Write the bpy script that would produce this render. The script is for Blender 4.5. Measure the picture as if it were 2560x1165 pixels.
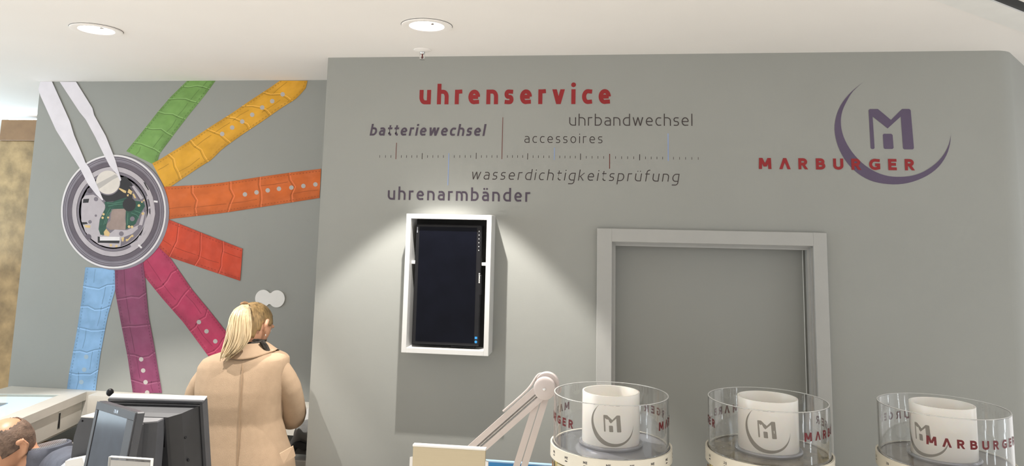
import bpy, bmesh, math, random
from mathutils import Vector, Matrix
random.seed(7)
for o in list(bpy.data.objects): bpy.data.objects.remove(o)
SC = bpy.context.scene
COL = SC.collection
R_ = math.radians

# ------------------------------------------------------------------ camera
FPX, PY, CAMZ = 1850.0, 340.0, 2.05
YAW, PITCH, ROLL = R_(7.6565), R_(7.5704), R_(1.2358)
_f = Vector((-math.sin(YAW)*math.cos(PITCH), math.cos(YAW)*math.cos(PITCH), math.sin(PITCH)))
_r0 = Vector((math.cos(YAW), math.sin(YAW), 0)); _u0 = _r0.cross(_f)
_r = _r0*math.cos(ROLL) + _u0*math.sin(ROLL)
_u = _u0*math.cos(ROLL) - _r0*math.sin(ROLL)
cd = bpy.data.cameras.new('camera'); cam = bpy.data.objects.new('camera', cd); COL.objects.link(cam)
cam.matrix_world = Matrix(((_r.x,_u.x,-_f.x,0),(_r.y,_u.y,-_f.y,0),(_r.z,_u.z,-_f.z,CAMZ),(0,0,0,1)))
cd.sensor_fit = 'HORIZONTAL'; cd.sensor_width = 36; cd.lens = FPX/2560*36
cd.shift_y = -(582.5-PY)/2560; cd.clip_start = 0.05
SC.camera = cam

# ------------------------------------------------------------------ world, lights, exposure
w = bpy.data.worlds.new('world'); SC.world = w; w.use_nodes = True
w.node_tree.nodes['Background'].inputs[0].default_value = (1.0, 0.975, 0.945, 1)
w.node_tree.nodes['Background'].inputs[1].default_value = 0.94
vs = SC.view_settings
vs.view_transform = 'Standard'; vs.look = 'None'; vs.gamma = 1; vs.use_curve_mapping = False; vs.exposure = 0.0

def area(name, loc, rot, sx, sy, power, col, spread=math.pi):
    l = bpy.data.lights.new(name, 'AREA'); l.shape = 'RECTANGLE'; l.size = sx; l.size_y = sy
    l.energy = power; l.color = col; l.spread = spread
    o = bpy.data.objects.new(name, l); COL.objects.link(o); o.location = loc; o.rotation_euler = rot
    return o
# shop ceiling lighting behind the photographer (rows of fittings over the sales floor)
area('shop_ceiling_light', (-1.9, -0.5, 2.86), (0,0,0), 2.4, 1.0, 88, (1.0, 0.93, 0.85), R_(110))
area('shop_ceiling_light', ( 1.6, -0.7, 2.86), (0,0,0), 2.4, 1.0, 44, (1.0, 0.96, 0.90), R_(110))
# cool shop-window daylight from the concourse on the left
area('concourse_light', (-6.5, 1.5, 1.9), (R_(90), 0, R_(-90)), 3.0, 2.0, 85, (0.74, 0.90, 1.0))
# added unseen fill lamp beyond the alcove wall, brightens the ceiling there
area('ceiling_fill', (-5.4, 4.5, 1.7), (R_(180), 0, 0), 1.2, 1.2, 34, (0.62, 0.85, 1.0))
# cool shop-front light on the right
area('shopfront_light', (5.2, 2.6, 1.7), (R_(90), 0, R_(90)), 2.0, 2.2, 4, (0.72, 0.88, 1.0))

# ------------------------------------------------------------------ measuring helpers (pixel of the photo -> point on a known plane)
def ray(px, py):
    return _r*((px-1280)/FPX) - _u*((py-PY)/FPX) + _f
def atY(px, py, Y):
    d = ray(px, py); p = d*(Y/d.y); p.z += CAMZ; return p
def atZ(px, py, Z):
    d = ray(px, py); p = d*((Z-CAMZ)/d.z); p.z += CAMZ; return p

# ------------------------------------------------------------------ materials
MATS = {}
def mat(name, col, rough=0.5, metal=0.0, var=0.06, scale=12.0, bump=0.0, bscale=80.0, spec=0.5,
        trans=0.0, ior=1.45, emit=None, estr=0.0, sss=0.0, stretch=None, alpha=1.0, coat=0.0):
    m = bpy.data.materials.new(name); m.use_nodes = True
    nt = m.node_tree; b = nt.nodes['Principled BSDF']
    tc = nt.nodes.new('ShaderNodeTexCoord'); src = tc.outputs['Object']
    if stretch:
        mp = nt.nodes.new('ShaderNodeMapping'); mp.inputs['Scale'].default_value = stretch
        nt.links.new(src, mp.inputs['Vector']); src = mp.outputs['Vector']
    n = nt.nodes.new('ShaderNodeTexNoise'); n.inputs['Scale'].default_value = scale; n.inputs['Detail'].default_value = 4
    nt.links.new(src, n.inputs['Vector'])
    cr = nt.nodes.new('ShaderNodeValToRGB')
    lo = [max(0, c*(1-var)) for c in col[:3]]; hi = [min(1, c*(1+var)) for c in col[:3]]
    cr.color_ramp.elements[0].position = 0.3; cr.color_ramp.elements[1].position = 0.7
    cr.color_ramp.elements[0].color = (*lo, 1); cr.color_ramp.elements[1].color = (*hi, 1)
    nt.links.new(n.outputs['Fac'], cr.inputs['Fac']); nt.links.new(cr.outputs['Color'], b.inputs['Base Color'])
    b.inputs['Roughness'].default_value = rough; b.inputs['Metallic'].default_value = metal
    b.inputs['Specular IOR Level'].default_value = spec; b.inputs['IOR'].default_value = ior
    b.inputs['Transmission Weight'].default_value = trans; b.inputs['Alpha'].default_value = alpha
    b.inputs['Coat Weight'].default_value = coat
    if sss: b.inputs['Subsurface Weight'].default_value = sss; b.inputs['Subsurface Radius'].default_value = (0.01,0.004,0.002)
    if emit: b.inputs['Emission Color'].default_value = (*emit, 1); b.inputs['Emission Strength'].default_value = estr
    if bump:
        n2 = nt.nodes.new('ShaderNodeTexNoise'); n2.inputs['Scale'].default_value = bscale; n2.inputs['Detail'].default_value = 3
        nt.links.new(src, n2.inputs['Vector'])
        bp = nt.nodes.new('ShaderNodeBump'); bp.inputs['Strength'].default_value = bump; bp.inputs['Distance'].default_value = 0.004
        nt.links.new(n2.outputs['Fac'], bp.inputs['Height']); nt.links.new(bp.outputs['Normal'], b.inputs['Normal'])
    MATS[name] = m
    return m
def S(r, g, b):
    f = lambda c: (c/255/12.92) if c <= 10 else ((c/255+0.055)/1.055)**2.4
    return (f(r), f(g), f(b))
mat('wall_paint', (0.315,0.322,0.302), 0.62, var=0.025, scale=2.0, bump=0.04, bscale=300)
mat('door_paint', (0.285,0.29,0.272), 0.32, var=0.02, scale=2.0, spec=0.5)
mat('door_frame_paint', (0.40,0.40,0.385), 0.5, var=0.02)
mat('ceiling_paint', (0.86,0.835,0.81), 0.85, var=0.015, scale=1.5)
mat('white_trim', (0.82,0.82,0.80), 0.5, var=0.02)
mat('floor_tile', (0.72,0.68,0.62), 0.35, var=0.10, scale=3)
mat('white_lacquer', (0.82,0.81,0.79), 0.35, var=0.02)
mat('frame_white', (0.60,0.60,0.59), 0.4, var=0.02)
mat('cream_lacquer', (0.66,0.63,0.57), 0.42, var=0.03)
mat('black_plastic', (0.010,0.010,0.012), 0.4, var=0.2, spec=0.3)
mat('black_recess', (0.02,0.02,0.02), 0.7, var=0.2)
mat('screen_black', (0.003,0.0035,0.007), 0.16, var=0.2, spec=0.14)
mat('pos_plastic', (0.066,0.068,0.076), 0.42, var=0.08, bump=0.05, bscale=900)
mat('pos_plastic_dark', (0.034,0.035,0.04), 0.5, var=0.1, bump=0.05, bscale=900)
mat('pos_plastic_mid', (0.22,0.22,0.23), 0.45, var=0.08, bump=0.05, bscale=900)
mat('pos_screen', (0.045,0.06,0.085), 0.10, var=0.15, spec=0.7)
mat('acrylic', (0.985,0.985,0.985), 0.0, var=0.0, trans=1.0, ior=1.46)
mat('clear_glass', (0.93,0.98,0.98), 0.02, var=0.0, trans=1.0, ior=1.3)
mat('glint_white', (0.80,0.80,0.78), 0.25, var=0.03, trans=0.35)  # white for the painted shine on the tube edges
mat('milky_acrylic', (0.84,0.815,0.765), 0.22, var=0.015, sss=0.2)
mat('gloss_grey', (0.52,0.52,0.53), 0.35, var=0.04)  # pale grey for the painted reflection on the monitor top
mat('plate_grey', (0.30,0.31,0.34), 0.18, metal=0.5, var=0.06)
mat('plate_olive', (0.23,0.20,0.14), 0.15, metal=0.3, var=0.2, scale=30)
mat('plate_brown', (0.30,0.28,0.26), 0.2, metal=0.4, var=0.1)
mat('ring_cream', (0.72,0.68,0.58), 0.4, var=0.02)
mat('card_yellow', (0.66,0.56,0.27), 0.5, var=0.12)
mat('card_cream', (0.74,0.66,0.44), 0.5, var=0.10)
mat('print_dark', (0.05,0.045,0.05), 0.6, var=0.1)
mat('vinyl_red', S(142,30,34), 0.5, var=0.05)
mat('vinyl_darkred', S(96,14,20), 0.4, var=0.05)
mat('vinyl_purple', S(88,76,100), 0.5, var=0.05)
mat('vinyl_ink', S(76,66,80), 0.5, var=0.05)
mat('vinyl_thin', S(62,54,54), 0.5, var=0.05)
mat('vinyl_blue', S(138,160,205), 0.5, var=0.05)
mat('vinyl_brown', S(110,60,55), 0.5, var=0.05)
mat('vinyl_grey', S(140,134,124), 0.45, var=0.05)
mat('steel', (0.62,0.62,0.62), 0.25, metal=1.0, var=0.05)
mat('chrome', (0.8,0.8,0.8), 0.1, metal=1.0, var=0.03)
mat('gold', (0.75,0.55,0.22), 0.3, metal=0.6, var=0.1)
mat('lamp_enamel', (0.66,0.59,0.57), 0.35, var=0.03)
mat('champagne_metal', (0.50,0.43,0.30), 0.38, metal=0.35, var=0.015, stretch=(1,1,20))
mat('blue_plastic', (0.03,0.26,0.62), 0.3, var=0.08)
mat('cork', (0.34,0.23,0.11), 0.6, var=0.32, scale=11, bump=0.7, bscale=24)
mat('brown_cap', (0.25,0.14,0.065), 0.5, var=0.12)
mat('skin', (0.50,0.265,0.165), 0.5, var=0.06, sss=0.15)
mat('skin_tan', (0.62,0.33,0.20), 0.42, var=0.08, sss=0.15)
mat('lips', (0.50,0.20,0.16), 0.5)
mat('eye_white', (0.8,0.8,0.78), 0.2)
mat('camel_wool', (0.45,0.325,0.22), 0.9, var=0.03, scale=40, bump=0.25, bscale=420, spec=0.15)
mat('camel_seam_shade', (0.35,0.24,0.15), 0.9, var=0.07)  # darker camel for the back seam and the collar's painted shadow
mat('hair_blond', (0.60,0.465,0.285), 0.38, var=0.34, scale=9, stretch=(9,9,0.7), bump=0.5, bscale=14)
mat('hair_root', (0.27,0.175,0.075), 0.5, var=0.45, scale=9, stretch=(9,9,1.4), bump=0.5, bscale=14)
mat('hair_grey', (0.17,0.115,0.085), 0.6, var=0.5, scale=40, bump=0.6, bscale=160)
mat('scarf', (0.035,0.028,0.022), 0.7, var=0.8, scale=60)
mat('jacket_navy', (0.115,0.125,0.16), 0.75, var=0.15, scale=20, bump=0.5, bscale=35)
mat('trousers', (0.03,0.03,0.035), 0.8, var=0.1)
mat('grey_cloth', (0.20,0.20,0.195), 0.85, var=0.2, scale=20, bump=0.4, bscale=50)
mat('dark_cloth', (0.03,0.03,0.03), 0.8, var=0.3, scale=20, bump=0.4, bscale=40)
mat('paper', (0.80,0.79,0.77), 0.7, var=0.02)
mat('cardboard', (0.42,0.24,0.11), 0.75, var=0.12)
mat('lamp_glow', (1,1,1), 0.4, emit=(1.0,0.95,0.88), estr=14)
mat('reflector', (0.9,0.89,0.86), 0.25, var=0.02, emit=(1.0,0.95,0.9), estr=1.3)
mat('led_cool', (1,1,1), 0.5, emit=(0.80,0.93,1.0), estr=14)
mat('led_bead', (1,1,1), 0.5, emit=(0.86,0.94,1.0), estr=13)
mat('light_panel', (1,1,1), 0.5, emit=(0.80,0.95,1.0), estr=1.15)
mat('tray_blue', (0.40,0.60,0.85), 0.4, var=0.03)
def stripes_mat(name, a, b, scale, axis='X'):
    m = mat(name, a, 0.8, var=0.03); nt = m.node_tree; bs = nt.nodes['Principled BSDF']
    tc = nt.nodes.new('ShaderNodeTexCoord'); wv = nt.nodes.new('ShaderNodeTexWave'); wv.inputs['Scale'].default_value = scale
    wv.bands_direction = axis; wv.inputs['Distortion'].default_value = 0.6
    nt.links.new(tc.outputs['Object'], wv.inputs['Vector'])
    cr = nt.nodes.new('ShaderNodeValToRGB'); cr.color_ramp.elements[0].color = (*a,1); cr.color_ramp.elements[1].color = (*b,1)
    cr.color_ramp.elements[0].position = 0.35; cr.color_ramp.elements[1].position = 0.55
    nt.links.new(wv.outputs['Color'], cr.inputs['Fac']); nt.links.new(cr.outputs['Color'], bs.inputs['Base Color'])
stripes_mat('shirt_stripe', (0.30,0.32,0.37), (0.60,0.60,0.62), 75, 'DIAGONAL')
def strap_mat(name, col):
    m = mat(name, col, 0.55, var=0.14, scale=9); nt = m.node_tree; bs = nt.nodes['Principled BSDF']
    src = bs.inputs['Base Color'].links[0].from_socket
    uv = nt.nodes.new('ShaderNodeUVMap'); uv.uv_map = 'strap'
    mpn = nt.nodes.new('ShaderNodeMapping'); mpn.inputs['Scale'].default_value = (5.5, 1.6, 1); nt.links.new(uv.outputs[0], mpn.inputs[0])
    nz = nt.nodes.new('ShaderNodeTexNoise'); nz.inputs['Scale'].default_value = 1.6; nz.inputs['Detail'].default_value = 2; nt.links.new(mpn.outputs[0], nz.inputs['Vector'])
    sx = nt.nodes.new('ShaderNodeSeparateXYZ'); nt.links.new(uv.outputs[0], sx.inputs[0])
    rp = nt.nodes.new('ShaderNodeValToRGB'); nt.links.new(sx.outputs['Y'], rp.inputs['Fac'])
    e = rp.color_ramp.elements; e[0].position = 0.0; e[0].color = (.74,.74,.74,1); e[1].position = 1.0; e[1].color = (.66,.66,.66,1)
    for p, v in ((.10,.92),(.38,1.0),(.55,1.0),(.88,.86)): q = e.new(p); q.color = (v,v,v,1)
    mul = nt.nodes.new('ShaderNodeMix'); mul.data_type = 'RGBA'; mul.blend_type = 'MULTIPLY'; mul.inputs['Factor'].default_value = 1
    nt.links.new(src, mul.inputs['A']); nt.links.new(rp.outputs['Color'], mul.inputs['B'])
    mr = nt.nodes.new('ShaderNodeMapRange'); mr.inputs['From Min'].default_value = .45; mr.inputs['From Max'].default_value = .75; mr.inputs['To Max'].default_value = .55; nt.links.new(nz.outputs['Fac'], mr.inputs['Value'])
    mx = nt.nodes.new('ShaderNodeMix'); mx.data_type = 'RGBA'; nt.links.new(mr.outputs['Result'], mx.inputs['Factor'])
    nt.links.new(mul.outputs['Result'], mx.inputs['A']); mx.inputs['B'].default_value = (*[min(1, c*1.12+.035) for c in col], 1)
    nt.links.new(mx.outputs['Result'], bs.inputs['Base Color'])
# printed leather of the mural straps: colour mottled along the print
for nm, c in dict(green=(118,160,82), yellow=(226,166,38), orange=(214,104,34), vermilion=(206,68,32), pink=(184,52,92),
                  purple=(136,62,98), blue=(138,180,222)).items():
    strap_mat('leather_'+nm, S(*c))
    k = 0.62
    mat('crease_'+nm, tuple(x*k for x in S(*c)), 0.6, var=0.1)
    mat('sheen_'+nm, tuple(min(1, x*1.25+0.07) for x in S(*c)), 0.6, var=0.06)
mat('print_lilac', S(226,221,228), 0.55, var=0.04)
mat('print_white', S(232,228,230), 0.55, var=0.03)
mat('print_grey', S(142,136,146), 0.55, var=0.08)
mat('print_midgrey', S(122,114,124), 0.55, var=0.08)
mat('print_dusk', S(98,88,98), 0.55, var=0.10)
mat('print_silver', S(186,178,184), 0.55, var=0.06, scale=20)
mat('print_battery', S(222,214,206), 0.55, var=0.05, scale=20)
mat('print_black', S(40,36,38), 0.55, var=0.1)
mat('print_pcb', S(40,82,66), 0.55, var=0.2, scale=30)
mat('print_pcb_light', S(76,122,100), 0.55, var=0.1, scale=30)
mat('print_copper', S(158,138,130), 0.55, var=0.1, scale=20)
mat('print_gold', S(216,188,132), 0.55, var=0.1, scale=20)
mat('print_hole_blue', S(166,188,206), 0.55, var=0.03)
mat('print_hole', S(186,180,176), 0.55, var=0.03)

# ------------------------------------------------------------------ mesh builder
class MB:
    def __init__(s): s.v = []; s.f = []; s.sm = []
    def add(s, vs, fs, smooth=False):
        o = len(s.v); s.v += [tuple(v) for v in vs]
        for f in fs: s.f.append(tuple(i+o for i in f)); s.sm.append(smooth)
        return s
    def box(s, x0, x1, y0, y1, z0, z1, bev=0.0, M=None):
        if bev > 0:
            b = min(bev, (x1-x0)/2.01, (y1-y0)/2.01, (z1-z0)/2.01)
            vs = []
            idx = {}
            for sx in (0,1):
                for sy in (0,1):
                    for sz in (0,1):
                        X, Y, Z = (x0,x1)[sx], (y0,y1)[sy], (z0,z1)[sz]
                        dx, dy, dz = (b,-b)[sx], (b,-b)[sy], (b,-b)[sz]
                        for a, p in (('x',(X,Y+dy,Z+dz)), ('y',(X+dx,Y,Z+dz)), ('z',(X+dx,Y+dy,Z))):
                            idx[(sx,sy,sz,a)] = len(vs); vs.append(p)
            I = lambda *k: idx[k]
            fs = []
            for sx in (0,1): fs.append([I(sx,0,0,'x'),I(sx,1,0,'x'),I(sx,1,1,'x'),I(sx,0,1,'x')][::(1 if sx else -1)])
            for sy in (0,1): fs.append([I(0,sy,0,'y'),I(0,sy,1,'y'),I(1,sy,1,'y'),I(1,sy,0,'y')][::(1 if sy else -1)])
            for sz in (0,1): fs.append([I(0,0,sz,'z'),I(1,0,sz,'z'),I(1,1,sz,'z'),I(0,1,sz,'z')][::(1 if sz else -1)])
            for sx in (0,1):
                for sy in (0,1): fs.append([I(sx,sy,0,'x'),I(sx,sy,1,'x'),I(sx,sy,1,'y'),I(sx,sy,0,'y')])
            for sx in (0,1):
                for sz in (0,1): fs.append([I(sx,0,sz,'x'),I(sx,1,sz,'x'),I(sx,1,sz,'z'),I(sx,0,sz,'z')])
            for sy in (0,1):
                for sz in (0,1): fs.append([I(0,sy,sz,'y'),I(1,sy,sz,'y'),I(1,sy,sz,'z'),I(0,sy,sz,'z')])
            for sx in (0,1):
                for sy in (0,1):
                    for sz in (0,1): fs.append([I(sx,sy,sz,'x'),I(sx,sy,sz,'y'),I(sx,sy,sz,'z')])
        else:
            vs = [(x,y,z) for x in (x0,x1) for y in (y0,y1) for z in (z0,z1)]
            fs = [(0,1,3,2),(4,6,7,5),(0,4,5,1),(2,3,7,6),(0,2,6,4),(1,5,7,3)]
        if M is not None: vs = [M @ Vector(v) for v in vs]
        return s.add(vs, fs)
    def prism(s, pts, h, M=None):          # pts: 3D loop, h: extrusion vector
        pts = [Vector(p) for p in pts]; h = Vector(h); n = len(pts)
        vs = pts + [p+h for p in pts]
        fs = [tuple(range(n)), tuple(range(2*n-1, n-1, -1))] + [(i, (i+1) % n, n+(i+1) % n, n+i) for i in range(n)]
        if M is not None: vs = [M @ v for v in vs]
        return s.add(vs, fs)
    def lathe(s, prof, c=(0,0,0), n=48, M=None, smooth=True, closed=False):   # prof: (r,z)
        vs = []; fs = []
        k = len(prof)
        for i in range(n):
            a = 2*math.pi*i/n
            for r, z in prof: vs.append(Vector((c[0]+r*math.cos(a), c[1]+r*math.sin(a), c[2]+z)))
        for i in range(n):
            j = (i+1) % n
            for q in range(k if closed else k-1):
                p = (q+1) % k
                fs.append((i*k+q, j*k+q, j*k+p, i*k+p))
        if M is not None: vs = [M @ v for v in vs]
        return s.add(vs, fs, smooth)
    def loft(s, rings, cap=True, smooth=True):
        n = len(rings[0]); vs = [p for r in rings for p in r]; fs = []
        for i in range(len(rings)-1):
            for j in range(n):
                fs.append((i*n+j, i*n+(j+1) % n, (i+1)*n+(j+1) % n, (i+1)*n+j))
        if cap: fs.append(tuple(range(n-1,-1,-1))); fs.append(tuple((len(rings)-1)*n+j for j in range(n)))
        return s.add(vs, fs, smooth)
    def tube(s, path, rad, n=10, smooth=True, flat=None):
        path = [Vector(p) for p in path]; m = len(path)
        if not hasattr(rad, '__len__'): rad = [rad]*m
        rings = []; up = None
        for i, p in enumerate(path):
            t = (path[min(i+1,m-1)]-path[max(i-1,0)]).normalized()
            if up is None:
                up = Vector((0,0,1)) if abs(t.z) < 0.9 else Vector((0,1,0))
            a = t.cross(up).normalized(); b = a.cross(t).normalized(); up = b
            ra, rb = rad[i] if hasattr(rad[i], '__len__') else (rad[i], rad[i])
            rings.append([p + a*ra*math.cos(2*math.pi*j/n) + b*rb*math.sin(2*math.pi*j/n) for j in range(n)])
        return s.loft(rings, True, smooth)
    def ell(s, c, r, M=None, nu=20, nv=12, fn=None):
        vs = []; fs = []
        c = Vector(c)
        for i in range(nv+1):
            th = math.pi*i/nv
            for j in range(nu):
                ph = 2*math.pi*j/nu
                d = Vector((math.sin(th)*math.cos(ph), math.sin(th)*math.sin(ph), math.cos(th)))
                p = Vector((d.x*r[0], d.y*r[1], d.z*r[2]))
                if fn: p = fn(p, d)
                if M is not None: p = M @ p
                vs.append(c+p)
        for i in range(nv):
            for j in range(nu):
                fs.append((i*nu+j, (i+1)*nu+j, (i+1)*nu+(j+1) % nu, i*nu+(j+1) % nu))
        return s.add(vs, fs, True)
    def build(s, name, m, parent=None, world=True, **props):
        o0 = ORG.get(parent, Vector((0,0,0))) if (parent is not None and world) else Vector((0,0,0))
        me = bpy.data.meshes.new(name)
        me.from_pydata([tuple(Vector(v)-o0) for v in s.v], [], s.f)
        me.polygons.foreach_set('use_smooth', s.sm); me.validate()
        bm = bmesh.new(); bm.from_mesh(me); bmesh.ops.recalc_face_normals(bm, faces=bm.faces[:]); bm.to_mesh(me); bm.free()
        me.update()
        if any(s.sm): me.set_sharp_from_angle(angle=R_(40))
        me.materials.append(MATS[m] if isinstance(m, str) else m)
        o = bpy.data.objects.new(name, me); COL.objects.link(o)
        if parent is not None: o.parent = parent; ORG[o] = ORG.get(parent, Vector((0,0,0)))
        for k, v in props.items(): o[k] = v
        return o
ORG = {}
def thing(name, loc, label, cat, rz=0.0, group=None):
    o = bpy.data.objects.new(name, None); COL.objects.link(o); o.empty_display_size = 0.05
    o.location = loc; o.rotation_euler = (0,0,rz); ORG[o] = Vector(loc)
    o['label'] = label; o['category'] = cat
    if group: o['group'] = group
    return o
def struct(mb, name, m, label=None, **kw):
    o = mb.build(name, m); o['kind'] = 'structure'
    if label: o['label'] = label
    return o
def remesh(o, vox, smooth=4, fac=0.5):
    m = o.modifiers.new('union', 'REMESH'); m.mode = 'VOXEL'; m.voxel_size = vox; m.use_smooth_shade = True
    if smooth:
        q = o.modifiers.new('soften', 'SMOOTH'); q.iterations = smooth; q.factor = fac
    return o
def catmull(pts, k=6, closed=False):
    P = [Vector(p) for p in pts]; n = len(P); out = []
    for i in range(n if closed else n-1):
        g = lambda j: P[j % n] if closed else P[max(0, min(n-1, j))]
        a, b, c, d = g(i-1), g(i), g(i+1), g(i+2)
        for t in range(k):
            u = t/k
            out.append(0.5*((2*b)+(c-a)*u+(2*a-5*b+4*c-d)*u*u+(3*b-a-3*c+d)*u**3))
    if not closed: out.append(P[-1])
    return out

# ------------------------------------------------------------------ stroke lettering
def _A(cx, cy, rx, ry, a0, a1, n=9):
    return [(cx+rx*math.cos(R_(a0+(a1-a0)*i/n)), cy+ry*math.sin(R_(a0+(a1-a0)*i/n))) for i in range(n+1)]
def glyph(ch, t):
    h = t/2; P = []; d = t*1.08
    arch = lambda x0, W, top=1.0: [(x0, top-h), (x0+(W-x0)*0.40, top-h)] + _A(x0+(W-x0)*0.42, top-h-.36, W-h-(x0+(W-x0)*.42), .36, 90, 0) + [(W-h, 0)]
    um = ch in 'äü'
    if um: base = {'ä':'a','ü':'u'}[ch]
    else: base = ch
    if base == 'n': W = .80; P = [('p', [(h,0)]+arch(h,W))]
    elif base == 'u': W = .80; P = [('p', [(W-x,1-y) for x,y in [(h,0)]+arch(h,W)])]
    elif base == 'h': W = .80; P = [('p', [(h,0),(h,1.42)]), ('p', arch(h,W))]
    elif base == 'm': W = 1.26; P = [('p', [(h,0)]+arch(h,W/2+h)), ('p', arch(W/2,W))]
    elif base == 'r': W = .50; P = [('p', [(h,0),(h,1-h),(W*.55,1-h),(W,1-h+.02)])]
    elif base == 'e': W = .80; P = [('p', [(h,.5),(W-h,.5)]), ('p', _A(W/2,.5,W/2-h,.5-h,0,285,18)+[(W-.06,h+.03)])]
    elif base == 'c': W = .66; P = [('p', [(W,1-h-.03)]+_A(W*.58,.5,W*.58-h,.5-h,85,275,14)+[(W,h+.03)])]
    elif base == 's':
        W = .62; q = (1-2*h)/4
        P = [('p', [(W-.04,1-h-.02),(W*.5,1-h)]+_A(W*.42,1-h-q,W*.42-h,q,95,255,7)+_A(W*.58,h+q,W*.42-h,q,75,-95,7)+[(W*.4,h),(.02,h+.02)])]
    elif base == 'v': W = .84; P = [('d',d/2,1,W/2,0), ('d',W-d/2,1,W/2,0)]
    elif base == 'w': W = 1.22; P = [('d',d/2,1,W*.27,0), ('d',W*.5,1,W*.27,0), ('d',W*.5,1,W*.73,0), ('d',W-d/2,1,W*.73,0)]
    elif base == 'i': W = t; P = [('p', [(h,0),(h,1)]), ('o',h,1.30,max(.58*t,.07))]
    elif base == 'l': W = t; P = [('p', [(h,0),(h,1.42)])]
    elif base in 'bpdg':
        W = .82; bowl = [(h,1-h),(W*.45,1-h)]+_A(W*.5,.5,W*.5-h,.5-h,90,-90,14)+[(W*.45,h),(h,h)]
        st = [(h,0),(h,1.42)] if base in 'bd' else [(h,-.42),(h,1)]
        if base == 'g': st = [(h,1),(h,-.12)]+_A(W*.42,-.12,W*.42-h,.30,180,270)+[(W-.06,-.42)]
        P = [('p', st), ('p', bowl)]
        if base in 'dg': P = [('p', [(W-x,y) for x,y in q[1]]) for q in P]
    elif base == 'a':
        W = .74
        P = [('p', [(.08,1-h-.02),(W*.45,1-h)]+_A(W*.5,1-h-.3,W*.5-h,.3,90,0)+[(W-h,0)]),
             ('p', [(W-h,.57),(W*.45,.57)]+_A(W*.42,(.57+h)/2,W*.42-h,(.57-h)/2,90,270,10)+[(W*.5,h),(W-h,h+.04)])]
    elif base == 't':
        W = .54; s = .12+h
        P = [('p', [(s,1.26),(s,.34)]+_A(s+.26,h+.30,.26,.30,180,270)+[(W,h)]), ('p', [(0,1-h),(W,1-h)])]
    elif base == 'f':
        W = .54; s = .12+h
        P = [('p', [(s,0),(s,1.1)]+_A(s+.26,1.12,.26,.30,180,90)+[(W,1.42)]), ('p', [(0,1-h),(W,1-h)])]
    elif base == 'k': W = .74; P = [('p', [(h,0),(h,1.42)]), ('d',W-d/2,1,t+.03,.48), ('d',t+.12,.56,W-d/2,0)]
    elif base == 'o': W = .82; P = [('p', _A(W/2,.5,W/2-h,.5-h,0,360,22))]
    elif base == 'M': W = 1.10; P = [('d',h*1.1,0,h*1.35,1), ('d',W-h*1.1,0,W-h*1.35,1), ('d',h*1.6,1,W/2,.22), ('d',W-h*1.6,1,W/2,.22)]
    elif base == 'Λ': W = .98; P = [('d',d/2,0,W/2,1), ('d',W-d/2,0,W/2,1)]
    elif base == 'A': W = .98; P = [('d',d/2,0,W/2,1), ('d',W-d/2,0,W/2,1), ('p', [(.25,.3),(W-.25,.3)])]
    elif base == 'R': W = .82; P = [('p', [(h,0),(h,1)]), ('p', [(h,1-h),(W*.5,1-h)]+_A(W*.5,.74-h/2,W*.42-h,.26-h/2,90,-90)+[(h,.48)]), ('d',W*.45,.5,W-d/2,0)]
    elif base == 'B': W = .80; P = [('p', [(h,0),(h,1)]), ('p', [(h,1-h),(W*.5,1-h)]+_A(W*.5,.76-h/2,W*.42-h,.24-h/2,90,-90)+[(h,.52)]), ('p', [(h,.52),(W*.52,.52)]+_A(W*.52,.26+h/2,W*.48-h,.26-h/2,90,-90)+[(h,h)])]
    elif base == 'U': W = .86; P = [('p', [(h,1),(h,.36)]+_A(W/2,.36,W/2-h,.36-h,180,360,12)+[(W-h,1)])]
    elif base == 'G': W = .92; P = [('p', [(W-.02,1-h-.04)]+_A(W*.55,.5,W*.55-h,.5-h,75,285,14)+[(W-h,h+.06),(W-h,.46),(W*.55,.46)])]
    elif base == 'E': W = .70; P = [('p', [(W,1-h),(h,1-h),(h,h),(W,h)]), ('p', [(h,.52),(W*.92,.52)])]
    elif base == 'S': W = .74; P = [(k, [(x*1.15,y) for x,y in q]) for k,q in glyph('s',t)[1]]
    elif base == 'N': W = .86; P = [('p', [(h,0),(h,1)]), ('p', [(W-h,0),(W-h,1)]), ('d',h*1.2,1,W-h*1.2,0)]
    elif base == 'I': W = t; P = [('p', [(h,0),(h,1)])]
    elif base == '2': W = .66; P = [('p', _A(W/2,.72,W/2-h,.28-h,160,-30)+[(h,h),(W,h)])]
    elif base == '0': W = .72; P = [('p', _A(W/2,.5,W/2-h,.5-h,0,360,18))]
    else: W = .4
    if um: P = P + [('o',W*.30,1.28,max(.52*t,.06)), ('o',W*.70,1.28,max(.52*t,.06))]
    return W, P
def ribbon2d(pts, t):
    pts = [Vector((p[0],p[1])) for p in pts]; q = [pts[0]]
    for p in pts[1:]:
        if (p-q[-1]).length > 1e-4: q.append(p)
    n = len(q); L = []
    closed = (q[0]-q[-1]).length < 1e-3
    for i in range(n):
        a = (q[i]-q[i-1]).normalized() if i > 0 else ((q[0]-q[-2]).normalized() if closed else None)
        b = (q[i+1]-q[i]).normalized() if i < n-1 else ((q[1]-q[0]).normalized() if closed else None)
        if a is None: a = b
        if b is None: b = a
        m = (a+b).normalized(); c = max(.55, m.dot(a))
        L.append((q[i], Vector((-m.y,m.x))*(t/2/c)))
    vs = []
    for p, o in L: vs += [p+o, p-o]
    return vs, [(2*i, 2*i+1, 2*i+3, 2*i+2) for i in range(n-1)]
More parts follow.
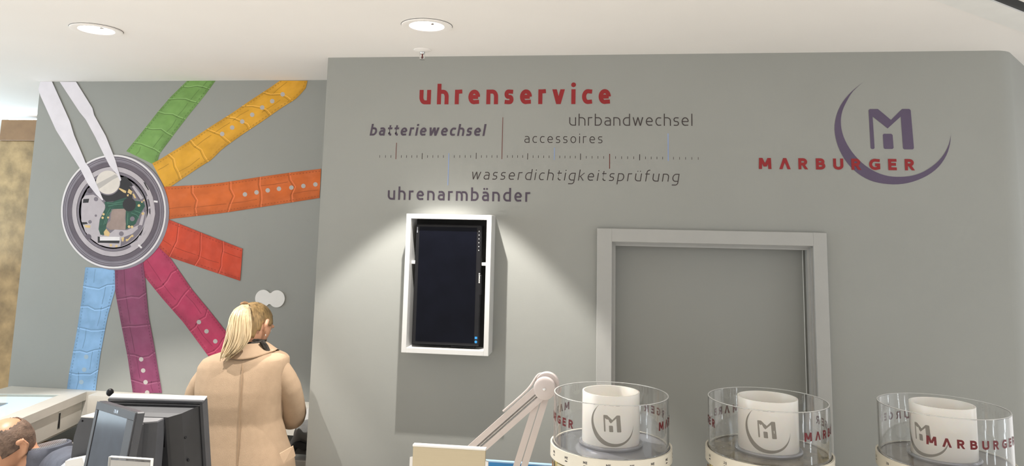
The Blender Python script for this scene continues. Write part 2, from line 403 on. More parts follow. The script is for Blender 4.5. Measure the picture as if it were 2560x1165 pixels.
def glyph_mesh(ch, t):
    W, P = glyph(ch, t); V = []; F = []
    for li, e in enumerate(P):
        if e[0] == 'p': vs, fs = ribbon2d(e[1], t)
        elif e[0] == 'd':
            _, x0, y0, x1, y1 = e; d = t*1.08/2
            vs = [Vector((x0-d,y0)),Vector((x0+d,y0)),Vector((x1+d,y1)),Vector((x1-d,y1))]; fs = [(0,1,2,3)]
        else:
            vs = [Vector(p) for p in _A(e[1],e[2],e[3],e[3],0,360,14)[:-1]]; fs = [tuple(range(len(vs)))]
        o = len(V); V += [Vector((v.x, v.y, li*0.00012)) for v in vs]; F += [tuple(i+o for i in f) for f in fs]
    return W, V, F
def layout(text, t, total):            # letter x offsets, in x-heights, spread so the word is `total` long
    ws = [glyph(c, t)[0] for c in text]
    gap = (total-sum(ws))/max(1, len(text)-1)
    xs = []; x = 0
    for wd in ws: xs.append(x); x += wd+gap
    return xs
def wall_word(text, pl, pr, xh_px, t, m, label, Y=3.4, shear=0.0, off=0.0012, name='wall_lettering', cat='lettering', xscale=1.0):
    a = atY(*pl, Y); b = atY(*pr, Y); z = (a.z+b.z)/2
    xh = (atY(pl[0], pl[1]-xh_px, Y)-a).length
    T = thing(name, (a.x, Y-off, z), label, cat)
    xs = layout(text, t, (b.x-a.x)/(xh*xscale))
    for c, x0 in zip(text, xs):
        W, V, F = glyph_mesh(c, t); mb = MB()
        mb.add([(a.x+(x0+v.x)*xh*xscale+v.y*shear*xh, Y-off-v.z, z+v.y*xh) for v in V], F)
        mb.build('letter', m, T)
    return T

# ================================================================== THE SETTING
WY, BY, CZ = 3.40, 3.92, 2.8905           # main wall plane, alcove back wall plane, ceiling height
XL = -1.376                                # left corner of the main wall block
XR = 1.713                                 # right corner of the main wall
struct(MB().box(-8, 5, -5, 9, -0.06, 0.0), 'floor', 'floor_tile')
# doorway opening in the main wall
DX0, DX1, DZ1 = 0.008, 0.871, 2.027
mb = MB()
TH = 0.18
mb.box(XL, DX0, WY, WY+TH, 0, CZ); mb.box(DX1, XR-0.10*math.tan(R_(27)), WY, WY+TH, 0, CZ); mb.box(DX0, DX1, WY, WY+TH, DZ1, CZ)
struct(mb, 'wall_main', 'wall_paint')
struct(MB().box(XL, XL+0.12, WY+TH, BY+0.1, 0, CZ), 'wall_alcove_side', 'wall_paint')
struct(MB().box(-3.365, XL, BY, BY+0.12, 0, CZ), 'wall_back', 'wall_paint')
# oblique wall on the right with a rounded corner
mb = MB(); ang = R_(54.0); rr = 0.10
tl = rr*math.tan(ang/2)
pts = []
c = Vector((XR-tl, WY+rr))
for i in range(9):
    a = R_(-90)+ang*i/8; pts.append(Vector((c.x+rr*math.cos(a), c.y+rr*math.sin(a))))
pts.append(pts[-1]+Vector((math.cos(ang), math.sin(ang)))*2.6)
n = len(pts); vs = [(p.x,p.y,z) for p in pts for z in (0, CZ)]
back = [(p.x-0.12*math.sin(ang), p.y+0.14) for p in (pts[-1],)] + [(XR-0.06, WY+0.16)]
mb.add(vs, [(2*i,2*i+2,2*i+3,2*i+1) for i in range(n-1)], True)
mb.add([(p[0],p[1],z) for p in [(pts[-1].x,pts[-1].y)]+back for z in (0,CZ)], [(0,2,3,1),(2,4,5,3)])
struct(mb, 'wall_right', 'wall_paint')
struct(MB().box(-8.0, -4.75, 7.4, 7.5, 0, CZ), 'wall_left', 'white_trim')

# ceiling with round cut-outs for the two fittings
LAMPS = [(-2.207, 2.850), (-0.748, 2.872)]
HOLE = 0.072
mb = MB(); q = 0.15
xs = sorted([-8, 1.0] + [v for x, y in LAMPS for v in (x-q, x+q)])
y0, y1 = 2.850-q, 2.872+q
for i in range(len(xs)-1):
    a, b = xs[i], xs[i+1]
    lamp = [L for L in LAMPS if a < L[0] < b and b-a < 0.5]
    if not lamp:
        mb.add([(a,-2,CZ),(b,-2,CZ),(b,9,CZ),(a,9,CZ)], [(0,1,2,3)])
    else:
        mb.add([(a,-2,CZ),(b,-2,CZ),(b,y0,CZ),(a,y0,CZ)], [(0,1,2,3)])
        mb.add([(a,y1,CZ),(b,y1,CZ),(b,9,CZ),(a,9,CZ)], [(0,1,2,3)])
        cx, cy = lamp[0]; N = 48; vs = []
        for k in range(N):
            t = 2*math.pi*k/N; dx, dy = math.cos(t), math.sin(t)
            s = 1/max(abs(dx), abs(dy))
            X = cx+dx*s*q; Yv = cy+dy*s*q
            Yv = cy+(dy*s)*((y1-cy) if dy > 0 else (cy-y0))
            vs += [(cx+HOLE*dx, cy+HOLE*dy, CZ), (X, Yv, CZ)]
        mb.add(vs, [(2*k, 2*k+1, (2*k+3) % (2*N), (2*k+2) % (2*N)) for k in range(N)])
E_A, E_D = Vector((1.121, 2.660)), Vector((0.7562, 0.6543))    # oblique edge of the ceiling field, right
def along(t, off): p = E_A+E_D*t+Vector((0.6543,-0.7562))*off; return (p.x, p.y)
A0 = along(-6.5, 0); A1 = along(3.2, 0)
mb.add([(*p, CZ) for p in [(1.0,-2), A0 if A0[1] > -2 else (1.0,-2), (1.0, E_A.y-(E_A.x-1.0)*E_D.y/E_D.x), A1, (A1[0], 9), (1.0, 9)]][0:0] or
       [(1.0, E_A.y-(E_A.x-1.0)*E_D.y/E_D.x, CZ), (*A1, CZ), (A1[0], 9, CZ), (1.0, 9, CZ)], [(0,1,2,3)])
struct(mb, 'ceiling', 'ceiling_paint')
def strip(o0, o1, z0, z1):
    m = MB(); t0 = -0.16; t1 = 3.2
    p = [along(t0,o0), along(t1,o0), along(t1,o1), along(t0,o1)]
    m.prism([(x,y,z0) for x,y in p], (0,0,z1-z0)); return m
struct(strip(0.0, 0.113, CZ-0.004, CZ+0.03), 'trim_1', 'white_trim')
struct(strip(0.113, 0.165, CZ+0.002, CZ+0.03), 'trim_2', 'black_plastic')
struct(strip(0.165, 3.4, CZ, CZ+0.03), 'ceiling_strip', 'ceiling_paint')

# ---- door in the main wall
mb = MB()
fo, fi = (-0.059, 0.928, 2.086), (DX0, DX1, DZ1)
FP = 0.022
mb.box(fo[0], fi[0], WY-FP, WY-0.0005, 0, fo[2], 0.002); mb.box(fi[1], fo[1], WY-FP, WY-0.0005, 0, fo[2], 0.002)
mb.box(fi[0]-0.002, fi[1]+0.002, WY-FP, WY-0.0005, fi[2], fo[2], 0.002)
DR = thing('door_1', ((DX0+DX1)/2, WY, 0), 'grey flush door inside a lighter grey frame', 'door'); del DR['category']; DR['kind'] = 'structure'
mb.build('door_frame', 'door_frame_paint', DR)
mb = MB()                                                       # rebate lining with stop beads
mb.box(DX0, DX0+0.006, WY, WY+0.13, 0, DZ1); mb.box(DX1-0.006, DX1, WY, WY+0.13, 0, DZ1); mb.box(DX0+0.006, DX1-0.006, WY, WY+0.13, DZ1-0.006, DZ1)
mb.box(DX0+0.006, DX0+0.016, WY+0.02, WY+0.10, 0, DZ1-0.006); mb.box(DX1-0.016, DX1-0.006, WY+0.02, WY+0.055, 0, DZ1-0.006)
mb.box(DX0+0.0165, DX1-0.0165, WY+0.02, WY+0.05, DZ1-0.018, DZ1-0.0062)
mb.build('door_lining', 'door_frame_paint', DR)
MB().box(DX0+0.004, DX1-0.004, WY+0.10, WY+0.14, 0.005, DZ1-0.008, 0.002).build('door_leaf', 'door_paint', DR)
MB().box(DX1-0.0175, DX1-0.0160, WY+0.094, WY+0.10, 0.005, DZ1-0.02).build('door_seal', 'white_trim', DR)
mb = MB(); mb.lathe([(0.0,-0.01),(0.02,-0.01),(0.024,0),(0.024,0.004)], (0,0,0), 20, Matrix.Translation((DX0+0.07, WY+0.096, 1.05)) @ Matrix.Rotation(R_(90),4,'X'))
mb.tube([(DX0+0.07,WY+0.1,1.05),(DX0+0.07,WY+0.055,1.05),(DX0+0.10,WY+0.045,1.05),(DX0+0.19,WY+0.045,1.05)], 0.009, 10)
mb.build('door_handle', 'steel', DR)

# ---- golden textured column far left
T = thing('column', (-4.0, 5.3, 0), 'gold-brown cork-textured column with a smooth brown cap at far left', 'column')
MB().box(-4.62, -3.5, 5.0, 5.6, 0, 2.669, 0.004).build('shaft', 'cork', T)
MB().box(-4.575, -3.48, 4.985, 5.62, 2.669, 2.828, 0.004).build('cap', 'brown_cap', T, label='smooth brown cap band')
MB().box(-4.57, -3.5, 5.05, 5.09, 2.829, 2.845).build('cove_light', 'led_cool', T, label='cool white light strip on top of the cap')

# ---- recessed downlights
for (x, y), lab, rz in zip(LAMPS, ('round recessed downlight above the watch mural, left one of two', 'round recessed downlight above the red word and the black screen'), (0.4, -0.3)):
    T = thing('ceiling_downlight', (x, y, CZ), lab, 'downlight', group='ceiling downlights')
    MB().lathe([(HOLE-0.001,0.0),(HOLE,-0.004),(0.098,-0.0075),(0.103,-0.006),(0.1035,-0.0015),(0.1030,-0.0012)], (x,y,CZ), 64).build('trim_ring', 'ceiling_paint', T)
    MB().lathe([(0.1030,-0.0014),(0.1052,-0.0006)], (x,y,CZ), 64).build('shadow_gap', 'black_plastic', T)
    MB().lathe([(HOLE-0.002,-0.001),(0.066,0.02),(0.05,0.06),(0.024,0.095),(0.0,0.1)], (x,y,CZ), 48).build('reflector', 'reflector', T)
    MB().ell((x,y,CZ+0.035), (0.028,0.028,0.034)).build('bulb', 'lamp_glow', T)
    MB().lathe([(0,-0.014),(0.008,-0.013),(0.0085,0.0),(0.007,0.03)], (x+0.012,y-0.01,CZ), 16).build('bulb_tip', 'reflector', T)
    c, s = math.cos(rz), math.sin(rz); mb = MB()
    for k in (-1,0,1):
        mb.tube([(x-0.045*c-k*0.012*s, y-0.045*s+k*0.012*c, CZ+0.012), (x+0.02*c-k*0.012*s, y+0.02*s+k*0.012*c, CZ+0.012)], 0.0012, 6)
    mb.box(x+0.012, x+0.03, y-0.012, y+0.010, CZ+0.004, CZ+0.016, 0.002)
    mb.build('lamp_holder_wire', 'steel', T)
    l = bpy.data.lights.new('downlight_beam', 'SPOT'); l.energy = 165; l.color = (1.0,0.95,0.89)
    l.spot_size = R_(76); l.spot_blend = 0.22; l.shadow_soft_size = 0.012
    o = bpy.data.objects.new('downlight_beam', l); COL.objects.link(o); o.parent = T; o.location = (0,0,-0.016)

# ---- sprinkler head
T = thing('fire_sprinkler', (-0.867, 3.268, CZ), 'small chrome fire sprinkler with a white rosette on the ceiling', 'sprinkler')
c0 = (-0.867, 3.268, CZ)
MB().lathe([(0.041,-0.0005),(0.040,-0.004),(0.018,-0.009),(0.012,-0.010)], c0, 32).build('rosette', 'ceiling_paint', T)
mb = MB(); mb.lathe([(0.0105,-0.008),(0.0105,-0.018),(0.008,-0.021),(0,-0.021)], c0, 20)
mb.build('body', 'steel', T)
for s in (-1, 1):
    MB().tube([(c0[0]+s*0.011,c0[1],CZ-0.014),(c0[0]+s*0.012,c0[1],CZ-0.032),(c0[0]+s*0.007,c0[1],CZ-0.044)], 0.0022, 8).build('frame_arm', 'chrome', T)
MB().tube([(c0[0],c0[1],CZ-0.02),(c0[0],c0[1],CZ-0.042)], 0.003, 8).build('glass_bulb', 'vinyl_darkred', T)
MB().lathe([(0,-0.043),(0.014,-0.045),(0.0145,-0.047),(0,-0.0475)], c0, 24).build('deflector', 'steel', T)

# ================================================================== WALL LETTERING on the main wall
wall_word('uhrenservice', (1048,262.5), (1527,258.5), 36, .275, 'vinyl_red', 'large bold red word uhrenservice on the grey wall')
wall_word('batteriewechsel', (924,340.5), (1211,338.5), 20.5, .235, 'vinyl_ink', 'bold slanted dark violet word batteriewechsel above the tick scale', shear=0.16)
wall_word('uhrbandwechsel', (1423,314.0), (1731,315.0), 21, .115, 'vinyl_thin', 'thin dark word uhrbandwechsel at upper right of the tick scale')
wall_word('accessoires', (1311,357.6), (1506,357.8), 17, .115, 'vinyl_thin', 'smallest thin dark word accessoires just above the tick scale')
wall_word('wasserdichtigkeitsprüfung', (1177,448.8), (1696,454.0), 19, .115, 'vinyl_thin', 'long thin slanted word wasserdichtigkeitsprüfung below the tick scale', shear=0.16)
wall_word('uhrenarmbänder', (969,501), (1325,503), 23.5, .20, 'vinyl_ink', 'medium weight dark violet word uhrenarmbänder above the black screen')
wall_word('MΛRBURGER', (1897,421.8), (2287,426.8), 27.5, .25, 'vinyl_red', 'red capital letters MARBURGER crossing the violet crescent', off=0.0022)
# tick scale
T = thing('tick_scale', tuple(atY(1350, 394, WY-0.0012)), 'row of thin measuring tick marks beneath the red word', 'scale')
def zz(p): return (180+p[1]/2.8444, 880+p[0]/2.8444)
ticks = []
def tick(x, y0, y1, wd, m, xb=None):
    xb = x if xb is None else xb
    a = atY(880+x/2.8444, 180+y0/2.8444, WY-0.0012); b = atY(880+xb/2.8444, 180+y1/2.8444, WY-0.0012)
    xm = (a.x+b.x)/2; hw = wd/2
    MB().add([(xm-hw,a.y,a.z),(xm+hw,a.y,a.z),(xm+hw,a.y,b.z),(xm-hw,a.y,b.z)], [(0,1,2,3)]).build('tick_mark', m, T)
big = [(314,503,620,'vinyl_brown'),(499,577,620,'vinyl_thin'),(883,575,618,'vinyl_thin'),(1069,322,620,'vinyl_brown'),(1249,578,622,'vinyl_thin'),(1625,580,625,'vinyl_thin'),(2046,585,628,'vinyl_thin')]
for x, a, b, m in big: tick(x, a, b, 0.0030, m)
tick(685, 577, 806, 0.0034, 'vinyl_blue'); tick(1439, 538, 625, 0.0034, 'vinyl_blue'); tick(2248, 437, 632, 0.0040, 'vinyl_blue')
tick(1832, 582, 688, 0.0040, 'vinyl_brown')
stops = [314,499,688,883,1069,1249,1440,1625,1831,2046,2250]
sm = [197,238,277]
for a, b in zip(stops, stops[1:]): sm += [a+(b-a)*k/5 for k in (1,2,3,4)]
sm += [2286,2329,2372,2416,2462]
for x in sm:
    yb = 601+max(0, x-1200)*0.011; tick(x, yb-9, yb+9, 0.0022, 'vinyl_thin')
# emblem
EM_M = [(1210,372),(1222,360),(1300,359),(1427,465),(1535,359),(1606,359),(1619,372),(1650,738),(1640,751),(1556,751),(1545,740),(1522,432),(1395,548),(1249,432),(1268,738),(1258,748),(1240,748),(1230,738)]
EM_S = [(1348,610),(1358,600),(1430,600),(1443,612),(1453,735),(1443,747),(1367,747),(1356,735)]
EM_O = [(1158,98),(1050,185),(960,290),(905,400),(880,520),(890,640),(930,760),(1000,880),(1100,980),(1220,1050),(1350,1083),(1500,1090),(1640,1065),(1780,1005),(1890,920),(1965,810),(2000,700),(2010,608)]
EM_I = [(2010,608),(1990,700),(1940,800),(1860,890),(1750,965),(1640,1005),(1520,1018),(1400,1010),(1290,975),(1180,910),(1080,815),(1000,700),(955,590),(940,480),(955,380),(1000,280),(1060,185),(1158,98)]
def crescent2d():
    o = catmull([(x,y,0) for x,y in EM_O], 3); i = catmull([(x,y,0) for x,y in EM_I[::-1]], 3)
    n = min(len(o), len(i)); return o[:n], i[:n]
T = thing('wall_emblem', tuple(atY(2230, 350, WY-0.0012)), 'violet crescent emblem with a stylised M on the grey wall', 'emblem')
emp = lambda x, y: atY(1860+x/3.884, 180+y/3.884, WY-0.0012)
o_, i_ = crescent2d(); n = len(o_)
MB().add([emp(p.x,p.y) for p in o_]+[emp(p.x,p.y) for p in i_], [(k,k+1,n+k+1,n+k) for k in range(n-1)]).build('crescent', 'vinyl_purple', T)
def fanM(f): 
    q = [f(x,y) for x,y in EM_M]
    return q, [(0,1,2,13),(2,3,12,13),(3,4,11,12),(4,5,6,11),(6,7,8,9,10,11),(13,14,15,16,17,0)]
q, fs = fanM(emp); MB().add(q, fs).build('letter_form', 'vinyl_purple', T)
MB().add([emp(x,y) for x,y in EM_S], [tuple(range(8))]).build('square', 'vinyl_purple', T)

# ================================================================== WATCH MURAL on the alcove wall
MU = thing('wall_mural', (-2.6, BY-0.001, 2.0), 'mural of an open watch with seven coloured leather straps and tweezers', 'mural')
def mp(px, py, L):
    p = atY(px, py, BY); k = 0.0009*(L+1); return Vector((p.x, BY-k, min(p.z, CZ-0.0005)))
def mpoly(name, pts, L, m, parent=None, **kw):
    return MB().add([mp(x,y,L) for x,y in pts], [tuple(range(len(pts)))]).build(name, m, parent or MU, **kw)
def mstroke(mb, pts, wpx, L):
    vs, fs = ribbon2d(pts, wpx); mb.add([mp(v.x,v.y,L) for v in vs], fs)
def mdisc(name, cx, cy, rx, ry, L, m, parent=None, r_in=None, a0=0, a1=360, rot=0, n=48):
    def pt(k, s):
        a = R_(a0+(a1-a0)*k/n); x = rx*s*math.cos(a); y = ry*s*math.sin(a); c, d = math.cos(R_(rot)), math.sin(R_(rot))
        return mp(cx+x*c-y*d, cy+x*d+y*c, L)
    if r_in is None: mb = MB().add([pt(k,1) for k in range(n)], [tuple(range(n))])
    else:
        vs = []
        for k in range(n+1): vs += [pt(k,1), pt(k,r_in)]
        mb = MB().add(vs, [(2*k,2*k+1,2*k+3,2*k+2) for k in range(n)])
    return mb.build(name, m, parent or MU)
STR = {
 'green':(0, [(316,378),(364,319),(396,278),(427,242),(468,202)], [(392,415),(398,386),(436,335),(472,288),(511,240),(539,202)]),
 'yellow':(1, [(381,408),(398,400),(462,360),(523,319),(580,283),(625,252),(674,220),(700,202)], [(415,474),(437,460),(502,416),(529,400),(556,372),(611,333),(654,305),(702,271),(738,249),(764,223),(769,202)]),
 'orange':(2, [(410,467),(505,462),(554,457),(659,441),(730,431),(803,422)], [(420,549),(431,547),(554,533),(659,517),(730,506),(799,495)]),
 'vermilion':(3, [(400,541),(428,551),(520,588),(607,622)], [(385,606),(425,643),(520,675),(601,702)]),
 'pink':(2, [(398,610),(430,650),(480,723),(523,775),(566,829),(595,872)], [(352,665),(361,690),(408,748),(460,807),(523,892),(545,920)]),
 'purple':(3, [(357,640),(363,690),(372,789),(388,874),(406,982)], [(288,660),(289,730),(304,811),(320,892),(333,982)]),
 'blue':(1, [(293,672),(288,726),(270,789),(252,883),(239,979)], [(214,668),(205,744),(194,820),(174,928),(167,979)]),
}
def lerp2(pl, u):                      # point at fraction u of a polyline
    L = [0]
    for a, b in zip(pl, pl[1:]): L.append(L[-1]+math.hypot(b[0]-a[0], b[1]-a[1]))
    d = u*L[-1]
    for i in range(len(pl)-1):
        if d <= L[i+1] or i == len(pl)-2:
            k = (d-L[i])/(L[i+1]-L[i]); return (pl[i][0]+(pl[i+1][0]-pl[i][0])*k, pl[i][1]+(pl[i+1][1]-pl[i][1])*k)
def sp(nm, u, v):                      # strap coordinates: u along, v across (0..1)
    a = lerp2(STR[nm][1], u); b = lerp2(STR[nm][2], u); return (a[0]+(b[0]-a[0])*v, a[1]+(b[1]-a[1])*v)
HOLES = {'yellow':[(556,335),(581,319),(606,304),(631,287),(656,269),(681,253),(707,236)],
         'orange':[(613,486),(642,481),(670,476),(698,472),(729,469),(759,465),(789,461)],
         'pink':[(498,805),(517,828),(539,853)], 'purple':[(354,898),(359,926),(365,955),(369,981)],
         'blue':[(216,892),(211,924),(204,955)]}
CRE = {'green':[.12,.33,.52,.72,.9], 'yellow':[.10,.27,.42,.56,.70,.85], 'orange':[.17,.40,.60,.80], 'vermilion':[.22,.50,.76], 'pink':[.22,.40,.62,.86],
       'purple':[.26,.48,.70,.9], 'blue':[.13,.30,.48,.66,.83]}
rnd = random.Random(3)
for nm, (lay, ea, eb) in STR.items():
    NU, NV = 24, 8; vs = []
    for a in range(NU+1):
        for b in range(NV+1): vs.append(mp(*sp(nm, a/NU, b/NV), lay))
    g = MB().add(vs, [(a*(NV+1)+b, a*(NV+1)+b+1, (a+1)*(NV+1)+b+1, (a+1)*(NV+1)+b) for a in range(NU) for b in range(NV)])
    base = g.build('watch_strap', 'leather_'+nm, MU, label=nm+' leather watch strap')
    uv = base.data.uv_layers.new(name='strap'); me_ = base.data
    for lp in me_.loops:
        k_ = lp.vertex_index; uv.data[lp.index].uv = ((k_//(NV+1))/NU, (k_ % (NV+1))/NV)
    mb = MB(); mh = MB()
    for u in CRE[nm]:
        j = [rnd.uniform(-.015,.015) for _ in range(5)]
        pts = [sp(nm, min(1,max(0,u+.018*math.sin(v*math.pi)+j[i])), v) for i, v in enumerate((0,.25,.5,.75,1))]
        mstroke(mb, pts, 1.8, lay+.25)
        pts2 = [sp(nm, min(1,max(0,u+.012+.018*math.sin(v*math.pi)+j[i])), v) for i, v in enumerate((0,.25,.5,.75,1))]
        mstroke(mh, pts2, 1.5, lay+.3)
    us = [0]+CRE[nm]+[1]
    for a, b in zip(us, us[1:]):
        v = rnd.choice((.30,.68,.72)); mstroke(mb, [sp(nm,a+.01,v), sp(nm,(a+b)/2,v+rnd.uniform(-.05,.05)), sp(nm,b-.01,v)], 1.3, lay+.25)
    mb.build('scale_creases', 'crease_'+nm, base, kind='stuff'); mh.build('scale_highlights', 'sheen_'+nm, base, kind='stuff')
    st = MB(); ln = math.hypot(ea[-1][0]-ea[0][0], ea[-1][1]-ea[0][1]); k = int(ln/8)
    for v in (.075,.925):
        for i in range(k):
            u = (i+.3)/k; mstroke(st, [sp(nm,u,v), sp(nm,u+.45/k,v)], 2.0, lay+.4)
    st.build('stitching', 'crease_'+nm, base, kind='stuff')
    for x, y in HOLES.get(nm, []): mdisc('strap_hole', x, y, 5.6, 5.6, lay+.5, 'print_hole' if nm != 'blue' else 'print_hole_blue', base, n=16)
# watch case
ca = mdisc('watch_case', 291, 531, 133, 144, 4.0, 'print_grey')
WCX, WCY = 285, 529
for nm, rx, ry, ri, m in (('rim',131,142,.972,'print_white'),('bezel_ring',127,138,.90,'print_grey'),('groove',125.5,136.5,.985,'print_dusk'),('groove',121.5,132,.985,'print_dusk'),('groove',117.5,127.5,.985,'print_midgrey'),
                          ('dark_ring',115,124.5,.90,'print_dusk'),('inner_ring',104,113,.88,'print_silver'),('inner_groove',92.5,100,.90,'print_midgrey'),('inner_ring',86,93,.95,'print_silver')):
    mdisc(nm, WCX, WCY, rx, ry, 4.3 if nm != 'groove' else 4.45, m, ca, r_in=ri, n=72)
def w4(pts): return [(140+x/3.64, 370+y/3.64) for x, y in pts]
mdisc('movement', 284, 528, 83, 90, 4.3, 'print_midgrey', ca)
mpoly('movement_plate', w4([(240,470),(270,432),(345,425),(400,455),(452,520),(448,560),(425,600),(402,650),(392,740),(430,800),(500,775),(540,742),(650,748),(760,700),(800,560),(815,590),(790,700),(700,780),(600,820),(590,900),(500,905),(400,880),(330,830),(270,760),(235,660)]), 4.5, 'print_silver', ca)
mpoly('movement_shade', w4([(410,430),(440,380),(580,360),(600,270),(640,258),(700,330),(700,460),(620,480),(460,490)]), 4.6, 'print_black', ca)
mpoly('circuit_board', w4([(445,490),(520,490),(640,450),(720,480),(800,490),(815,530),(770,600),(730,690),(690,720),(640,740),(640,560),(510,555),(495,600),(470,680),(450,790),(410,790),(393,740),(405,650),(430,600),(456,540)]), 4.65, 'print_pcb', ca)
mb = MB()
for a in ([(470,500),(520,505),(610,490),(650,470)],[(480,530),(540,515),(620,510)],[(500,545),(470,600),(440,700)],[(520,560),(485,600),(455,690)],[(660,590),(655,700)],[(690,590),(740,610),(765,640)],[(720,570),(775,590)]): mstroke(mb, w4(a), 1.6, 4.72)
mb.build('circuit_tracks', 'print_pcb_light', ca)
mdisc('chip', 140+672/3.64, 370+515/3.64, 16.5, 17, 4.8, 'print_black', ca, n=24)
mpoly('copper_block', w4([(512,570),(530,556),(630,552),(642,570),(632,640),(642,690),(636,742),(545,742),(500,745),(462,715),(470,690),(500,660),(505,610)]), 4.8, 'print_copper', ca)
mpoly('coil', w4([(405,808),(585,808),(585,842),(405,842)]), 4.8, 'print_white', ca); mpoly('coil_shadow', w4([(385,805),(405,808),(405,842),(585,842),(580,868),(385,862)]), 4.75, 'print_black', ca)
mpoly('crystal_can', w4([(695,350),(715,342),(800,455),(775,470)]), 4.8, 'print_silver', ca); mpoly('crystal_shadow', w4([(672,345),(695,350),(775,470),(760,475)]), 4.78, 'print_dusk', ca)
for pts in ([(568,368),(580,362),(645,392),(640,412),(620,405)],[(668,372),(700,395),(690,425),(655,405)],[(700,420),(715,415),(735,455),(720,460)],[(440,765),(462,735),(498,775),(485,805),(445,795)],[(650,425),(668,420),(665,440),(652,440)],[(690,795),(710,788),(660,845),(640,850)],[(265,700),(320,705),(315,728),(270,722)],[(600,815),(625,812),(620,850),(605,850)]):
    mpoly('contact', w4(pts), 4.85, 'print_gold', ca)
for x, y, r in ((438,603,3),(430,635,3),(480,633,2.6),(670,716,3.4),(697,718,3.4),(760,524,3.4),(787,492,2.2),(805,477,2.2),(700,800,3),(650,838,3),(505,885,3.4),(555,893,3.2),(795,597,3.4)): mdisc('solder_point', 140+x/3.64, 370+y/3.64, r, r, 4.86, 'print_gold', ca, n=12)
for x, y, r in ((370,465,5.5),(368,616,3),(315,672,4.5),(600,780,6),(770,722,6),(700,645,6),(815,570,4)): mdisc('screw', 140+x/3.64, 370+y/3.64, r, r, 4.86, 'print_midgrey', ca, n=14)
mdisc('wheel', 140+300/3.64, 370+808/3.64, 7.5, 7, 4.86, 'print_dusk', ca, n=16); mdisc('wheel', 140+315/3.64, 370+388/3.64, 8, 7, 4.84, 'print_dusk', ca, n=16)
for pts in ([(255,465),(308,462),(300,498),(250,500)],[(238,675),(285,675),(295,690),(245,698)],[(800,310),(815,315),(850,380),(845,388),(820,350)]): mpoly('slot', w4(pts), 4.86, 'print_black', ca)
mpoly('retaining_bracket', w4([(830,438),(870,430),(888,445),(892,520),(880,545),(845,555),(850,590),(880,625),(905,560),(908,600),(895,660),(850,770),(820,828),(805,820),(840,750),(830,742),(800,790),(792,830),(760,850),(730,880),(690,900),(680,875),(745,840),(762,795),(780,800),(810,700),(840,600),(845,540),(868,525),(865,465),(832,468)]), 4.9, 'print_silver', ca)
for a in ([(895,485),(930,490)],[(755,880),(785,910)]):
    mb = MB(); mstroke(mb, w4(a), 4.5, 4.9); mb.build('crown_stem', 'print_white', ca)
bt = mdisc('button_cell', 272, 457.5, 30.5, 31, 5.2, 'print_midgrey', ca, n=40); mdisc('cell_face', 271.5, 456, 29.8, 29.5, 5.3, 'print_battery', bt, n=40)
mpoly('cell_reflection', w4([(372,330),(545,240),(575,262),(520,290),(400,372)]), 5.4, 'print_hole', bt)
mpoly('tweezer_arm', [(98,223),(103,203),(132,203),(151,247),(177,305),(187,338),(213,400),(215,406),(225,419),(239,450),(260,500),(257,501),(242,486),(222,461),(202,422),(185,395),(142,326),(103,240)], 6, 'print_lilac', MU, label='pale grey tweezer arm')
mpoly('tweezer_arm', [(151,205),(192,205),(233,271),(237,288),(266,340),(290,400),(297,425),(305,450),(302,453),(294,436),(276,415),(262,388),(240,343),(216,299),(201,281)], 6, 'print_lilac', MU, label='pale grey tweezer arm')

# double round plate and two wall plugs on the alcove wall
T = thing('wall_plate', (-1.84, BY, 1.675), 'white wall plate shaped as two joined discs beside the pink strap', 'wall plate')
mb = MB(); pts = []
for cx, a0, a1 in ((-0.0395, 40, 320), (0.0395, -140, 140)):
    pts += [(-1.84+cx+0.0455*math.cos(R_(a0+(a1-a0)*k/28)), BY-0.0005, 1.6745+0.046*math.sin(R_(a0+(a1-a0)*k/28))) for k in range(29)]
mb.prism(pts, (0,-0.006,0)); mb.build('plate', 'white_lacquer', T)
for px, py, lab in ((612,547,'tiny wall hole under the orange strap, left one of two'),(770,551,'tiny wall hole near the corner, right one of two')):
    p = atY(px, py, BY); o = MB().lathe([(0,-0.0008),(0.005,-0.0008),(0.006,0)], (0,0,0), 12, Matrix.Translation((p.x,BY-0.0002,p.z)) @ Matrix.Rotation(R_(90),4,'X')).build('wall_plug', 'print_midgrey')
    o['label'] = lab; o['category'] = 'wall plug'; o['group'] = 'plugs on the alcove wall'

# ================================================================== FRAMED SCREEN
FD = 0.115
fa = atY(1016,535,WY-FD); fb = atY(1228,537,WY-FD); fc = atY(1003,883,WY-FD); fd = atY(1222,889,WY-FD)
fx0, fx1 = (fa.x+fc.x)/2, (fb.x+fd.x)/2; fz0, fz1 = (fc.z+fd.z)/2, (fa.z+fb.z)/2
T = thing('screen_frame', ((fx0+fx1)/2, WY, fz0), 'white box frame standing out from the wall around the black screen', 'frame')
bw = 0.0215; yA, yB = WY-FD, WY-0.0005
MB().box(fx0, fx0+bw, yA, yB, fz0, fz1, 0.001).build('frame_side', 'frame_white', T)
MB().box(fx1-bw, fx1, yA, yB, fz0, fz1, 0.001).build('frame_side', 'frame_white', T)
MB().box(fx0+bw, fx1-bw, yA, yB, fz1-bw, fz1, 0.001).build('frame_top', 'frame_white', T)
MB().box(fx0+bw, fx1-bw, yA, yB, fz0, fz0+bw, 0.001).build('frame_bottom', 'frame_white', T)
MB().box(fx0+bw, fx1-bw, yB-0.006, yB, fz0+bw, fz1-bw).build('back_panel', 'black_recess', T)
zb = atY(1213,660,WY-0.05).z
for x0, x1 in ((fx0+bw, fx0+bw+0.022), (fx1-bw-0.026, fx1-bw)): MB().box(x0, x1, WY-0.075, WY-0.02, zb-0.007, zb+0.007, 0.001).build('bracket', 'frame_white', T)
ys = WY-0.085
ma = atY(1040,560,ys); mB = atY(1204,562,ys); mc = atY(1028,860,ys); md = atY(1198,866,ys)
